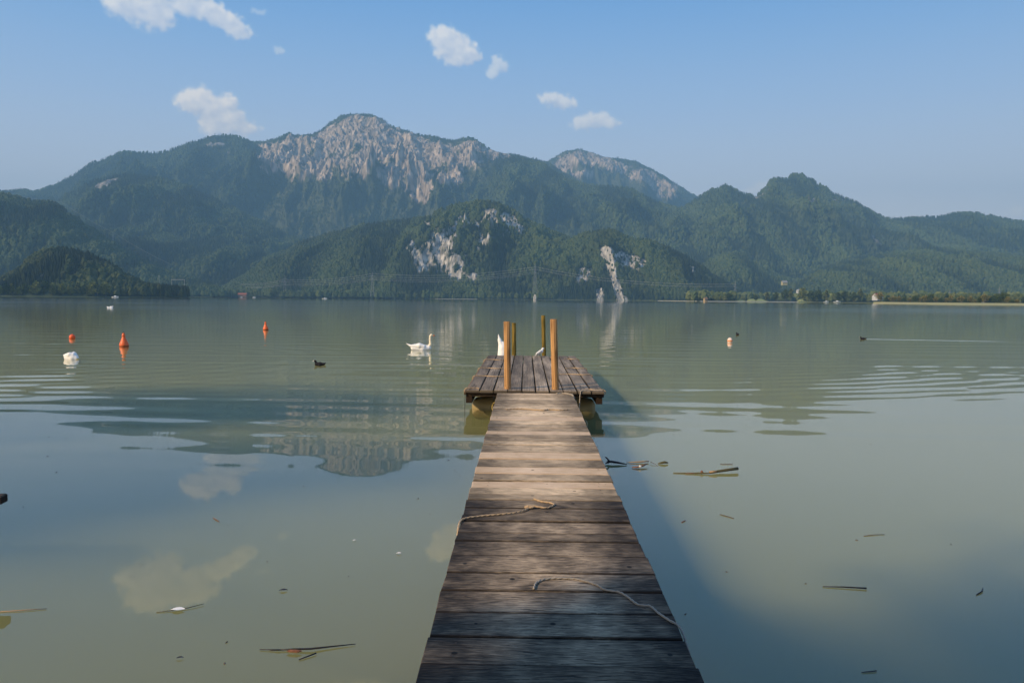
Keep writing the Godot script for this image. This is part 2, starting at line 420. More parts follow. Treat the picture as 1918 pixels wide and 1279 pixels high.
func make_sky() -> ImageTexture:
	var w := 4096
	var h := 2048
	var im := Image.create(w, h, false, Image.FORMAT_RGB8)
	var stops := [[0.0, Color(0.955, 0.925, 0.905)], [4.0, Color(0.930, 0.910, 0.905)], [8.0, Color(0.815, 0.838, 0.890)], [13.0, Color(0.635, 0.735, 0.868)],
		[20.0, Color(0.425, 0.612, 0.822)], [32.0, Color(0.40, 0.565, 0.775)], [55.0, Color(0.36, 0.51, 0.715)], [90.0, Color(0.34, 0.48, 0.68)]]
	var base := []
	for y in h:
		var el := (0.5 - (y + 0.5) / h) * 180.0
		var c: Color = stops[0][1]
		if el < 0.0: c = Color(0.42, 0.47, 0.50)
		for s in stops.size() - 1:
			if el >= stops[s][0] and el <= stops[s + 1][0]:
				c = stops[s][1].lerp(stops[s + 1][1], (el - stops[s][0]) / (stops[s + 1][0] - stops[s][0]))
		im.fill_rect(Rect2i(0, y, w, 1), c)
		base.append(c)
	# Cumulus: [puffs as (azimuth, elevation, half width, half height) in degrees, thickness]
	var clouds := [
		[[Vector4(-23.03, 12.57, 0.79, 0.66), Vector4(-22.31, 12.71, 0.99, 0.92), Vector4(-21.65, 12.43, 1.07, 0.86), Vector4(-20.45, 12.74, 0.54, 0.60), Vector4(-21.23, 11.73, 1.28, 0.87), Vector4(-20.39, 11.73, 1.02, 0.81), Vector4(-19.89, 11.16, 1.37, 0.61), Vector4(-21.41, 11.11, 1.01, 0.61)], 1.0],
		[[Vector4(-27.18, 17.89, 0.79, 0.78), Vector4(-26.26, 17.93, 1.05, 1.02), Vector4(-25.18, 17.87, 1.33, 1.27), Vector4(-24.56, 17.56, 0.89, 0.92), Vector4(-25.72, 19.15, 1.89, 1.18), Vector4(-22.95, 18.48, 1.11, 0.80), Vector4(-22.04, 18.25, 0.99, 0.74), Vector4(-21.32, 18.09, 0.87, 0.69), Vector4(-20.49, 17.74, 0.94, 0.63), Vector4(-19.73, 17.19, 0.88, 0.51), Vector4(-23.58, 19.31, 2.28, 0.90)], 0.85],
		[[Vector4(-6.09, 17.65, 0.97, 0.86), Vector4(-5.57, 17.34, 1.28, 1.07), Vector4(-4.44, 16.93, 0.90, 0.74), Vector4(-4.96, 16.54, 1.35, 0.61), Vector4(-3.91, 16.70, 0.53, 0.54)], 0.85],
		[[Vector4(-2.10, 16.05, 0.68, 0.55), Vector4(-2.55, 15.56, 0.45, 0.34)], 0.62],
		[[Vector4(2.00, 13.81, 0.98, 0.49), Vector4(2.76, 13.56, 0.83, 0.39), Vector4(1.32, 13.98, 0.60, 0.32)], 0.75],
		[[Vector4(3.91, 12.27, 0.90, 0.46), Vector4(4.77, 12.47, 1.05, 0.53), Vector4(5.78, 12.25, 0.82, 0.39)], 0.75],
		[[Vector4(16.29, 7.62, 0.90, 0.45), Vector4(15.60, 7.43, 0.49, 0.25)], 0.5],
		[[Vector4(31.32, 5.36, 0.80, 0.48)], 0.5],
		[[Vector4(-17.20, 16.26, 0.35, 0.23)], 0.4],
		[[Vector4(-18.46, 18.50, 0.55, 0.19)], 0.35],
		[[Vector4(-48.0, 15.0, 2.6, 1.2), Vector4(-50.0, 15.6, 2.0, 1.3), Vector4(-45.8, 14.6, 1.6, 0.8)], 0.85],
		[[Vector4(47.0, 14.0, 2.2, 0.9), Vector4(49.0, 14.4, 1.9, 1.0)], 0.75],
		[[Vector4(-14.0, 27.0, 2.4, 1.2), Vector4(-11.5, 26.6, 1.9, 0.9)], 0.8],
		[[Vector4(78.0, 22.0, 3.4, 1.6), Vector4(82.0, 22.6, 2.8, 1.7)], 0.8],
		[[Vector4(-92.0, 19.0, 3.0, 1.4), Vector4(-96.0, 19.8, 2.6, 1.6)], 0.8],
		[[Vector4(165.0, 24.0, 3.2, 1.4), Vector4(160.0, 24.4, 2.6, 1.2)], 0.8],
		[[Vector4(128.0, 17.0, 2.6, 1.1), Vector4(131.0, 17.4, 2.2, 1.1)], 0.8],
	]
	var puff := noise(41, 0.9, 5)
	var warp := noise(42, 0.6, 3)
	for cl in clouds:
		var box := Rect2(cl[0][0].x, cl[0][0].y, 0, 0)
		for p in cl[0]:
			box = box.expand(Vector2(p.x - p.z * 1.5, p.y - p.w * 1.5)).expand(Vector2(p.x + p.z * 1.5, p.y + p.w * 1.5))
		var thick := func(az: float, el: float) -> float:
			var wx := az + 0.28 * warp.get_noise_2d(az, el)
			var wy := el + 0.22 * warp.get_noise_2d(az + 50.0, el)
			var sum := 0.0
			for p in cl[0]:
				var dx: float = (wx - p.x) / p.z
				var dy: float = (wy - p.y) / p.w
				sum = maxf(sum, 1.0 - (dx * dx + dy * dy) * 0.62) + maxf(0.0, minf(sum, 1.0 - (dx * dx + dy * dy) * 0.62)) * 0.25
			return sum
		for py in range(int((0.5 - box.end.y / 180.0) * h), int((0.5 - box.position.y / 180.0) * h) + 1):
			var el := (0.5 - (py + 0.5) / h) * 180.0
			for px in range(floori(box.position.x / 360.0 * w), ceili(box.end.x / 360.0 * w) + 1):
				var az := (px + 0.5) / w * 360.0
				var d: float = thick.call(az, el)
				if d <= 0.0: continue
				var nz := puff.get_noise_2d(az, el * 1.2)
				var v := d + 0.42 * nz - 0.14
				var alpha: float = smoothstep(-0.05, 0.68, v) * cl[1]
				if alpha <= 0.002: continue
				var up: float = thick.call(az - 0.30, el + 0.36)
				var lit := clampf(0.50 + (d - up) * 0.85 + 0.45 * nz, 0.0, 1.0)
				var c: Color = Color(0.735, 0.765, 0.835).lerp(Color(0.945, 0.915, 0.895), lit)
				im.set_pixel(posmod(px, w), py, base[py].lerp(c, alpha))
	return ImageTexture.create_from_image(im)

# ---------------------------------------------------------------- terrain

# A mountain from its crest line: in front of the crest the ground falls to the lake plain in spurs and gullies, behind it falls away again.
func mountain(key: String, called: String, label: String, foot: float, power: float, spur: float, cols: int, rows: int, s: int, wood: Dictionary, jag := 2.0) -> void:
	var crest: Array = RIDGES[key]
	var rocks: Array = ROCKS.get(key, [])
	var back := maxi(4, rows / 14)
	var all := rows + back
	var relief := noise(s, spur, 5, true)
	var broad := noise(s + 1, spur * 2.2, 3)
	var fine := noise(s + 2, spur * 0.06, 3)
	var crag := noise(s + 3, spur * 0.13, 5, true)
	var tone := noise(s + 4, 160.0, 4)
	var jagged := noise(s + 5, 45.0, 3)
	var mask_noise := noise(s + 6, spur * 0.22, 4)
	var pos := PackedVector3Array()
	var col := PackedColorArray()
	var rock_at := PackedFloat32Array()
	pos.resize(cols * all)
	col.resize(cols * all)
	rock_at.resize(cols * all)
	var x0: float = crest[0].x / -crest[0].z
	var x1: float = crest[-1].x / -crest[-1].z
	var seg := 0
	var bare = wood.get("bare")
	for i in cols:
		var ta := lerpf(x0, x1, i / float(cols - 1))
		while seg < crest.size() - 2 and ta > crest[seg + 1].x / -crest[seg + 1].z: seg += 1
		var pa: Vector3 = crest[seg]
		var pb: Vector3 = crest[seg + 1]
		var ua := pa.x / -pa.z
		var f := clampf((ta - ua) / maxf(pb.x / -pb.z - ua, 1e-6), 0.0, 1.0)
		f = lerpf(f, f * f * (3.0 - 2.0 * f), 0.45)
		var dist := lerpf(-pa.z, -pb.z, f)
		var top := lerpf(pa.y, pb.y, f) + jag * jagged.get_noise_1d(ta * dist) * minf(1.0, dist / 2500.0)
		for j in all:
			var v := (j - back) / float(rows - 1)
			var dd: float
			var y: float
			var r := 0.0
			if v < 0.0:
				dd = dist * (1.0 - v * (1.0 - foot) * 1.4)
				y = top * (1.0 + v * 2.6)
			else:
				dd = dist * (1.0 - v * (1.0 - foot))
				var flat := top * pow(1.0 - v, power)
				var slack := maxf(top * dd / dist - flat, 0.0)
				var x := ta * dd
				var ridge := 0.5 + 0.5 * relief.get_noise_2d(x + 60.0 * broad.get_noise_2d(x, dd), dd * 0.42)
				var wide := 0.5 + 0.5 * broad.get_noise_2d(x * 0.8, dd * 0.5 + 900.0)
				var most := minf(slack * 0.95, spur * 0.95) * smoothstep(1.0, 0.55, v)
				y = flat + most * clampf(0.80 * ridge * ridge + 0.34 * wide, 0.0, 1.0)
				for e in rocks:
					var ex: float = (x - e.x) / e.z
					var ey: float = (y - e.y) / e.w
					r = maxf(r, 1.25 - 0.75 * (ex * ex + ey * ey))
				r = clampf(r, 0.0, 1.0)
				if r > 0.0:
					var cr := crag.get_noise_2d(x + y * 0.3, dd * 1.15)
					y += r * minf(slack * 0.3 + 2.0, spur * 0.065) * cr
					var streak := fine.get_noise_2d(x * 0.9 + y * 0.45, y * 0.75)
					var patch := mask_noise.get_noise_2d(x, y * 0.6)
					r = smoothstep(0.26, 0.52, r * wood.get("rockiness", 0.66) + 0.48 * streak + 0.62 * patch - 0.12 * cr)
				y -= 4.0 * smoothstep(0.93, 1.0, v)
			var k := j * cols + i
			pos[k] = Vector3(ta * dd, y, -dd)
			if v >= 0.0 and bare != null:
				r = maxf(r, bare.call(ta * dd, y, v))
			rock_at[k] = r
			var t := tone.get_noise_2d(ta * dd, y * 1.5)
			var green: Color = wood.floor_a.lerp(wood.floor_b, clampf(0.5 + 0.9 * t, 0.0, 1.0))
			var stone: Color = wood.get("stone", Color(0.385, 0.365, 0.33))
			if r > 0.0:
				var crease := 0.5 + 0.5 * crag.get_noise_2d(ta * dd * 1.5 + 300.0, y * 0.85 + ta * dd * 0.5)
				stone = stone * (0.80 + 0.45 * fine.get_noise_2d(ta * dd * 1.3 + 500.0, y * 0.5) + 0.35 * mask_noise.get_noise_2d(ta * dd + 900.0, y)) * (1.05 - 0.60 * smoothstep(0.50, 0.85, crease))
			col[k] = green.lerp(stone, r)
	var o := put(called, sheet(cols, all, pos, col), vertex_mat("terrain"))
	tag(o, label, "", "", "structure")
	# the trees that stand on it
	var count: int = int(wood.get("count", 0) * 1.5)
	if count == 0: return
	var cover := noise(s + 9, wood.get("patch", 220.0), 3)
	var places := [[], []]
	var tints := [[], []]
	for n in count:
		var i := rng.randi_range(0, cols - 2)
		var j := rng.randi_range(back - 2, all - 2)
		var k := j * cols + i
		if rock_at[k] > 0.35 and rng.randf() > wood.get("on_rock", 0.04): continue
		var a := rng.randf()
		var b := rng.randf()
		var p: Vector3 = pos[k].lerp(pos[k + 1], a).lerp(pos[k + cols].lerp(pos[k + cols + 1], a), b)
		if p.y < 0.3: continue
		var cv := cover.get_noise_2d(p.x, p.y * 1.4 + p.z * 0.3)
		var leafy := 1 if rng.randf() < clampf(wood.leafy + cv * 2.0, 0.0, 1.0) else 0
		var tall: float = wood.tall * rng.randf_range(0.50, 1.0) * (0.85 if leafy else 1.0) * (0.5 if rock_at[k] > 0.35 else 1.0)
		var wide := tall * (rng.randf_range(0.55, 0.8) if leafy else rng.randf_range(0.30, 0.42))
		places[leafy].append(Transform3D(Basis(Vector3.UP, rng.randf() * TAU).scaled(Vector3(wide, tall, wide)), p - Vector3(0, tall * 0.06, 0)))
		var c: Color = (wood.leaf_a.lerp(wood.leaf_b, rng.randf()) if leafy else wood.pine_a.lerp(wood.pine_b, rng.randf()))
		tints[leafy].append(c * (1.0 + 0.65 * cv))
	for kind in 2:
		if places[kind].is_empty(): continue
		var mm := MultiMesh.new()
		mm.transform_format = MultiMesh.TRANSFORM_3D
		mm.use_colors = true
		mm.mesh = mats["leafy_mesh"] if kind else mats["pine_mesh"]
		mm.instance_count = places[kind].size()
		for n in places[kind].size():
			mm.set_instance_transform(n, places[kind][n])
			mm.set_instance_color(n, tints[kind][n])
		var mi := MultiMeshInstance3D.new()
		mi.name = numbered("broadleaf_forest" if kind else "conifer_forest")
		mi.multimesh = mm
		mi.material_override = vertex_mat("leaves")
		add_child(mi)
		tag(mi, wood.say % ("broadleaf" if kind else "conifer"), "", "", "stuff")

func pine_shape() -> ArrayMesh:   # unit height, unit width
	var st := new_st(false)
	var tiers := [[0.10, 0.50, 0.50], [0.34, 0.38, 0.76], [0.58, 0.26, 1.0]]
	for t in tiers:
		var c := Vector3(0, t[0], 0)
		for k in 6:
			var a: float = TAU * (k + t[0]) / 6.0
			var b: float = TAU * (k + 1 + t[0]) / 6.0
			var ra: float = t[1] * (0.82 + 0.25 * (k % 2))
			var rb: float = t[1] * (0.82 + 0.25 * ((k + 1) % 2))
			tri(st, Vector3(cos(a) * ra, t[0], sin(a) * ra), Vector3(0, t[2], 0), Vector3(cos(b) * rb, t[0], sin(b) * rb), c)
	return done(st)

func leafy_shape() -> ArrayMesh:  # unit height, unit width, lumpy
	var st := new_st(false)
	var lump := noise(5, 0.42, 2)
	var at := func(i: int, k: int) -> Vector3:
		var ph := PI * i / 6.0
		var th := TAU * (k % 8 + 0.5 * (i % 2)) / 8.0
		var d := Vector3(sin(ph) * cos(th), cos(ph), sin(ph) * sin(th))
		var r := 0.5 * (1.0 + 0.55 * lump.get_noise_3dv(d * 0.5))
		return Vector3(d.x * r, 0.54 + d.y * r * 0.95, d.z * r)
	for i in 6:
		for k in 8:
			quad(st, at.call(i, k), at.call(i, k + 1), at.call(i + 1, k + 1), at.call(i + 1, k), Vector3(0, 0.54, 0))
	return done(st)

# ---------------------------------------------------------------- single trees

# crown of many leaf-clump faces spread through lobes, on a trunk with limbs; unit = metres
func make_tree(called: String, label: String, tall: float, wide: float, clumps: int, clump: float, kind: String, a: Color, b: Color, group: String) -> Node3D:
	var t := thing(called, label, "tree", Vector3.ZERO, 0.0, group)
	var tr := tall * 0.016 + 0.02
	var st := new_st()
	var pts := []
	var rad := []
	var reach := tall * (0.92 if kind == "pine" else 0.6)
	for i in 6:
		var f := i / 5.0
		pts.append(Vector3(sin(f * 3.0 + tall) * tall * 0.008, -0.3 + f * reach, cos(f * 2.3 + tall) * tall * 0.008))
		rad.append(tr * (1.0 - 0.82 * f))
	tube_into(st, pts, rad, 7)
	var lobes := []
	if kind != "pine":
		var n_lobes := 9
		for i in n_lobes:
			var f := (i + 0.5) / n_lobes
			var w := i * 2.4
			var y := tall * (0.30 + 0.58 * f)
			var out := wide * 0.30 * sin(PI * clampf(f * 0.85 + 0.12, 0.0, 1.0)) * rng.randf_range(0.6, 1.25)
			var p := Vector3(cos(w) * out, y, sin(w) * out)
			lobes.append([p, wide * rng.randf_range(0.17, 0.27)])
			tube_into(st, [Vector3(0, y * 0.62, 0), p * Vector3(0.5, 0.9, 0.5), p], [tr * 0.45, tr * 0.3, tr * 0.1], 5, false)
	put("trunk", done(st), paint("bark", 0.09, 0.07, 0.05), t)
	var cs := new_st(false)
	for i in clumps:
		var p: Vector3
		if kind == "pine":
			var f := pow(rng.randf(), 0.75)
			var y := tall * (0.12 + 0.88 * (1.0 - f))
			var tier := 0.72 + 0.28 * sin(y / tall * 44.0)
			var r := wide * 0.5 * f * sqrt(rng.randf_range(0.25, 1.0)) * tier
			var w := rng.randf() * TAU
			p = Vector3(cos(w) * r, y, sin(w) * r)
		else:
			var l: Array = lobes[i % lobes.size()]
			var d := Vector3(rng.randfn(), rng.randfn() * 0.85, rng.randfn()).normalized()
			p = l[0] + d * l[1] * pow(rng.randf(), 0.4) * rng.randf_range(0.8, 1.15)
		var u := Vector3(rng.randfn(), rng.randfn() * 0.5, rng.randfn()).normalized() * clump
		var v := u.cross(Vector3(rng.randfn(), rng.randfn(), rng.randfn())).normalized() * clump * rng.randf_range(0.6, 1.0)
		if kind == "pine": u.y = -absf(u.y) * 0.5
		cs.set_color(a.lerp(b, clampf(rng.randf() * 0.7 + 0.3 * sin(p.y * 1.7 + p.x), 0.0, 1.0)))
		cs.add_vertex(p - u * 0.5 - v * 0.5)
		cs.add_vertex(p + u * 0.5 - v * 0.35)
		cs.add_vertex(p + v * 0.6)
	put("crown", done(cs), vertex_mat("leaves"), t)
	return t

# ---------------------------------------------------------------- lake

var w_patch := noise(301, 16.0, 3)
var w_bend := noise(302, 7.0, 2)
var w_fine := noise(303, 3.2, 2)

func wave(x: float, z: float) -> float:
	var d := -z
	var patch := 0.5 + 0.5 * w_patch.get_noise_2d(x * 0.55, z * 1.25)
	var bend := w_bend.get_noise_2d(x * 0.28, z)
	# long low swells in the middle distance, nearly still close to the gangway
	var live := smoothstep(6.5, 13.0, d) * (1.0 - smoothstep(55.0, 110.0, d))
	var y := 0.0
	var left := smoothstep(2.0, -5.0, x)
	var a := live * (0.25 + 1.2 * patch)
	y += a * (1.0 + 0.8 * left) * 0.00125 * sin(z * 5.1 + x * 0.22 + 4.0 * bend)
	y += a * (1.0 + 0.8 * left) * 0.0009 * sin(z * 7.7 - x * 0.55 + 5.0 * bend + 1.3)
	y += a * 0.0021 * sin(z * 2.9 + x * 0.12 + 3.0 * bend + 0.6)
	y += a * 0.0016 * w_fine.get_noise_2d(x * 0.35, z * 1.6)
	# ripples spreading on the left, where the swan feeds
	var r1 := Vector2(x + 13.2, z + 22.9).length()
	y += left * 0.0031 * exp(-pow((r1 - 6.0) / 4.2, 2.0)) * sin(r1 * 6.6 + bend) * (0.4 + patch)
	# curved train of ripples on the right
	var r2 := Vector2(x - 1.0, (z + 34.0) * 1.05).length()
	var side := smoothstep(2.0, 7.0, x) * smoothstep(-27.5, -23.0, z) * smoothstep(-12.0, -15.0, z)
	y += side * 0.0028 * exp(-pow((r2 - 17.5) / 3.6, 2.0)) * sin(r2 * 8.3 + 1.5 * bend)
	# straight wakes of swimming coots
	var z1 := -21.9 - 0.08 * (x + 5.7) * 0.6 + 0.08 * bend
	if x > -6.0 and x < 1.5: y += 0.013 * exp(-pow((z - z1) / 0.12, 2.0)) * smoothstep(1.5, -1.0, x)
	var z2 := -24.3 + 0.03 * (x - 3.0) + 0.1 * bend
	if x > 1.5 and x < 12.0: y += 0.009 * exp(-pow((z - z2) / 0.16, 2.0)) * smoothstep(1.5, 3.0, x) * smoothstep(12.0, 6.0, x)
	var z3 := -39.76 + (x - 16.71) * 0.20
	if x > 16.6 and x < 25.5: y += 0.021 * exp(-pow((z - z3) / 0.24, 2.0)) * smoothstep(25.5, 22.0, x)
	var z4 := -22.9 + (x + 13.2) * 0.02
	if x < -8.0: y += 0.004 * exp(-pow((z - z4 - 1.6) / 0.16, 2.0)) * (0.5 + patch) + 0.004 * exp(-pow((z - z4 - 0.5) / 0.14, 2.0)) * (0.5 + patch)
	return y

func make_lake() -> void:
	var rows := []
	var d := 1.2
	while d < 130.0:
		rows.append(d)
		d *= 1.0052
	while d < 8600.0:
		rows.append(d)
		d *= 1.06
	var ts := []
	for i in 6: ts.append(-3.0 + i * 0.36)
	for i in 231: ts.append(-0.84 + 1.68 * i / 230.0)
	for i in 6: ts.append(1.2 + i * 0.36)
	var cols := ts.size()
	var pos := PackedVector3Array()
	var uv := PackedVector2Array()
	for r in rows:
		for t in ts:
			var x: float = t * r
			var y := wave(x, -r) if r < 128.0 and absf(t) < 0.9 else 0.0
			pos.append(Vector3(x, y, -r))
			uv.append(Vector2(x / 260.0, log(r) / log(9000.0)))
	var m := StandardMaterial3D.new()
	m.resource_name = "lake_water"
	m.transparency = BaseMaterial3D.TRANSPARENCY_ALPHA
	m.albedo_color = Color(0.45, 0.47, 0.40, 0.02)
	m.metallic_specular = 0.5
	m.roughness = 0.25
	m.roughness_texture = water_gloss()
	var lake := put("lake", sheet(cols, rows.size(), pos, PackedColorArray(), uv), m)
	tag(lake, "calm grey green lake reflecting the mountains and sky", "", "", "structure")
	# the water beside and behind the viewer
	var rim := put("lake", still_water(rows[0], rows[-1], ts[0], ts[-1]), m)
	tag(rim, "still lake water beside and behind the gangway", "", "", "structure")
	# silt hanging in the water, which the sun lights and shadows fall into
	var silt := FogVolume.new()
	silt.name = "murky_water"
	silt.shape = RenderingServer.FOG_VOLUME_SHAPE_BOX
	silt.size = Vector3(17000, 4.0, 8660)
	silt.position = Vector3(0, -2.015, -4270)
	var fm := FogMaterial.new()
	fm.resource_name = "murky_water"
	fm.density = 0.6
	fm.albedo = lin(0.86, 0.88, 0.36)
	silt.material = fm
	add_child(silt)
	tag(silt, "grey green silty depth of the lake", "", "", "structure")
	var bed := new_st(false)
	quad(bed, Vector3(-8400, -3.9, -8500), Vector3(8400, -3.9, -8500), Vector3(8400, -3.9, 55), Vector3(-8400, -3.9, 55), Vector3(0, -9000, -4000))
	tag(put("lake_bed", done(bed), paint("lake_mud", 0.10, 0.09, 0.06)), "muddy lake bed under the water", "", "", "structure")

func still_water(near: float, far: float, t0: float, t1: float) -> ArrayMesh:
	var st := new_st(false)
	var below := Vector3(0, -50, 0)
	var n0 := Vector3(t0 * near, 0, -near)
	var n1 := Vector3(t1 * near, 0, -near)
	var u := Vector2(0.1, 0.3)
	tri(st, n0, Vector3(t0 * far, 0, -far), Vector3(-far, 0, -near), Vector3(-4000, -5000, -4000), u, u, u)
	tri(st, n1, Vector3(far, 0, -near), Vector3(t1 * far, 0, -far), Vector3(4000, -5000, -4000), u, u, u)
	quad(st, Vector3(-far, 0, -near), Vector3(far, 0, -near), Vector3(far, 0, 60), Vector3(-far, 0, 60), Vector3(0, -9000, 0), u, u, u, u)
	return done(st)

# how glossy the water is: mirror-still near the viewer, finely ruffled far out, in drifting bands
func water_gloss() -> ImageTexture:
	var im := Image.create(512, 512, false, Image.FORMAT_L8)
	var n := noise(77, 60.0, 4)
	for y in 512:
		var d := exp((y + 0.5) / 512.0 * log(9000.0))
		for x in 512:
			var p := n.get_noise_2d(x * 0.35, y * 2.4)
			var r := 4.0 * (0.012 + 0.030 * smoothstep(9.0, 30.0, d) + 0.048 * smoothstep(25.0, 140.0, d) - 0.065 * smoothstep(160.0, 800.0, d))
			r *= 1.0 + 0.35 * p
			im.set_pixel(x, y, Color(r, r, r))
	return ImageTexture.create_from_image(im)

# ---------------------------------------------------------------- setting

func make_ground() -> void:
	var shore: PackedVector2Array = PackedVector2Array([Vector2(-7000, -1500), Vector2(-2500, -950), Vector2(-900, -870), Vector2(-600, -885), Vector2(-534, -985), Vector2(-505, -1255), Vector2(-560, -1500), Vector2(-800, -1960),
		Vector2(-400, -1985), Vector2(20, -1945), Vector2(230, -1900), Vector2(285, -1700), Vector2(288, -1320), Vector2(430, -1240), Vector2(425, -960), Vector2(360, -760), Vector2(318, -640), Vector2(322, -590), Vector2(420, -640), Vector2(900, -700), Vector2(2500, -900), Vector2(7000, -1500)])
	var poly := shore.duplicate()
	poly.append(Vector2(7000, -8600))
	poly.append(Vector2(-7000, -8600))
	var st := new_st(false)
	var idx := Geometry2D.triangulate_polygon(poly)
	for i in range(0, idx.size(), 3):
		var p := []
		for e in 3: p.append(Vector3(poly[idx[i + e]].x, 0.5, poly[idx[i + e]].y))
		tri(st, p[0], p[1], p[2], Vector3(p[0].x, -900, p[0].z))
	for i in shore.size() - 1:
		var a: Vector2 = shore[i]
		var b: Vector2 = shore[i + 1]
		quad(st, Vector3(a.x, 0.5, a.y), Vector3(b.x, 0.5, b.y), Vector3(b.x, -0.6, b.y + 3.0), Vector3(a.x, -0.6, a.y + 3.0), Vector3((a.x + b.x) / 2.0, -20, (a.y + b.y) / 2.0 - 30.0))
	var m := paint("valley_grass", 0.10, 0.115, 0.045, 0.95)
	tag(put("ground", done(st), m), "flat valley floor behind the far shore", "", "", "structure")
	# reed-grass spit on the right shore
	var sp := new_st(false)
	var edge := [Vector2(391, -905), Vector2(350, -745), Vector2(309, -622), Vector2(306, -578), Vector2(345, -585), Vector2(430, -618), Vector2(640, -660)]
	var rear := [Vector2(396, -915), Vector2(366, -760), Vector2(330, -650), Vector2(330, -612), Vector2(365, -622), Vector2(450, -660), Vector2(660, -720)]
	for i in edge.size() - 1:
		quad(sp, Vector3(edge[i].x, 0.0, edge[i].y), Vector3(edge[i + 1].x, 0.0, edge[i + 1].y), Vector3(rear[i + 1].x, 1.5, rear[i + 1].y), Vector3(rear[i].x, 1.5, rear[i].y), Vector3(300, -200, -700))
	tag(put("grass_spit", done(sp), paint("reed_grass", 0.42, 0.37, 0.15, 0.95)), "low yellow green reed grass spit running along the right shore", "", "", "structure")
	# gravel beach line further left
	var be := new_st(false)
	for s in [[Vector2(270, -1640), Vector2(284, -1330), 5.0], [Vector2(286, -1316), Vector2(420, -1236), 5.0], [Vector2(-225, -1964), Vector2(-120, -1955), 4.0], [Vector2(-503, -1262), Vector2(-556, -1490), 6.0]]:
		var off := Vector2(0, s[2])
		var p: Vector2 = s[0]
		var q: Vector2 = s[1]
		quad(be, Vector3(p.x, 0.02, p.y + 3.5), Vector3(q.x, 0.02, q.y + 3.5), Vector3(q.x, 0.9, q.y - off.y), Vector3(p.x, 0.9, p.y - off.y), Vector3(p.x, -100, p.y - 40))
	tag(put("gravel_beach", done(be), paint("gravel", 0.29, 0.28, 0.20, 0.95)), "thin pale gravel beach along the far waterline", "", "", "structure")
	# the bank behind the viewer where the gangway starts
	var bank := PackedVector3Array()
	var bc := PackedColorArray()
	var bn := noise(9, 6.0, 3)
	for j in 24:
		for i in 60:
			var x := -75.0 + 150.0 * i / 59.0
			var z := 3.4 + 1.2 * sin(x * 0.21) - 4.2 * smoothstep(-12.0, -18.0, x) - 7.0 * smoothstep(-17.0, -24.0, x) + 60.0 * pow(j / 23.0, 1.6)
			bank.append(Vector3(x, -0.35 + 1.5 * smoothstep(0.0, 0.3, j / 23.0) + 0.18 * bn.get_noise_2d(x, z), z))
			bc.append(Color(0.07, 0.10, 0.035).lerp(Color(0.12, 0.12, 0.05), 0.5 + 0.5 * bn.get_noise_2d(x * 3.0, z * 3.0)))
	tag(put("bank", sheet(60, 24, bank, bc), vertex_mat("terrain")), "grassy bank where the gangway leaves the shore", "", "", "structure")

func meadow_mound(at: Vector3, size: Vector3, label: String) -> void:
	var pos := PackedVector3Array()
	var col := PackedColorArray()
	var n := noise(12, 14.0, 3)
	for j in 13:
		for i in 25:
			var u := i / 12.0 - 1.0
			var v := j / 12.0
			var y := size.y * (1.0 - pow(absf(u), 5.0)) * (1.0 - v) + 0.5
			pos.append(at + Vector3(u * size.x, y, -size.z * (1.0 - v)))
			col.append(Color(0.24, 0.27, 0.085).lerp(Color(0.32, 0.33, 0.12), 0.5 + 0.5 * n.get_noise_2d(u * size.x, v * size.z)))
	tag(put("meadow", sheet(25, 13, pos, col), vertex_mat("terrain")), label, "", "", "structure")

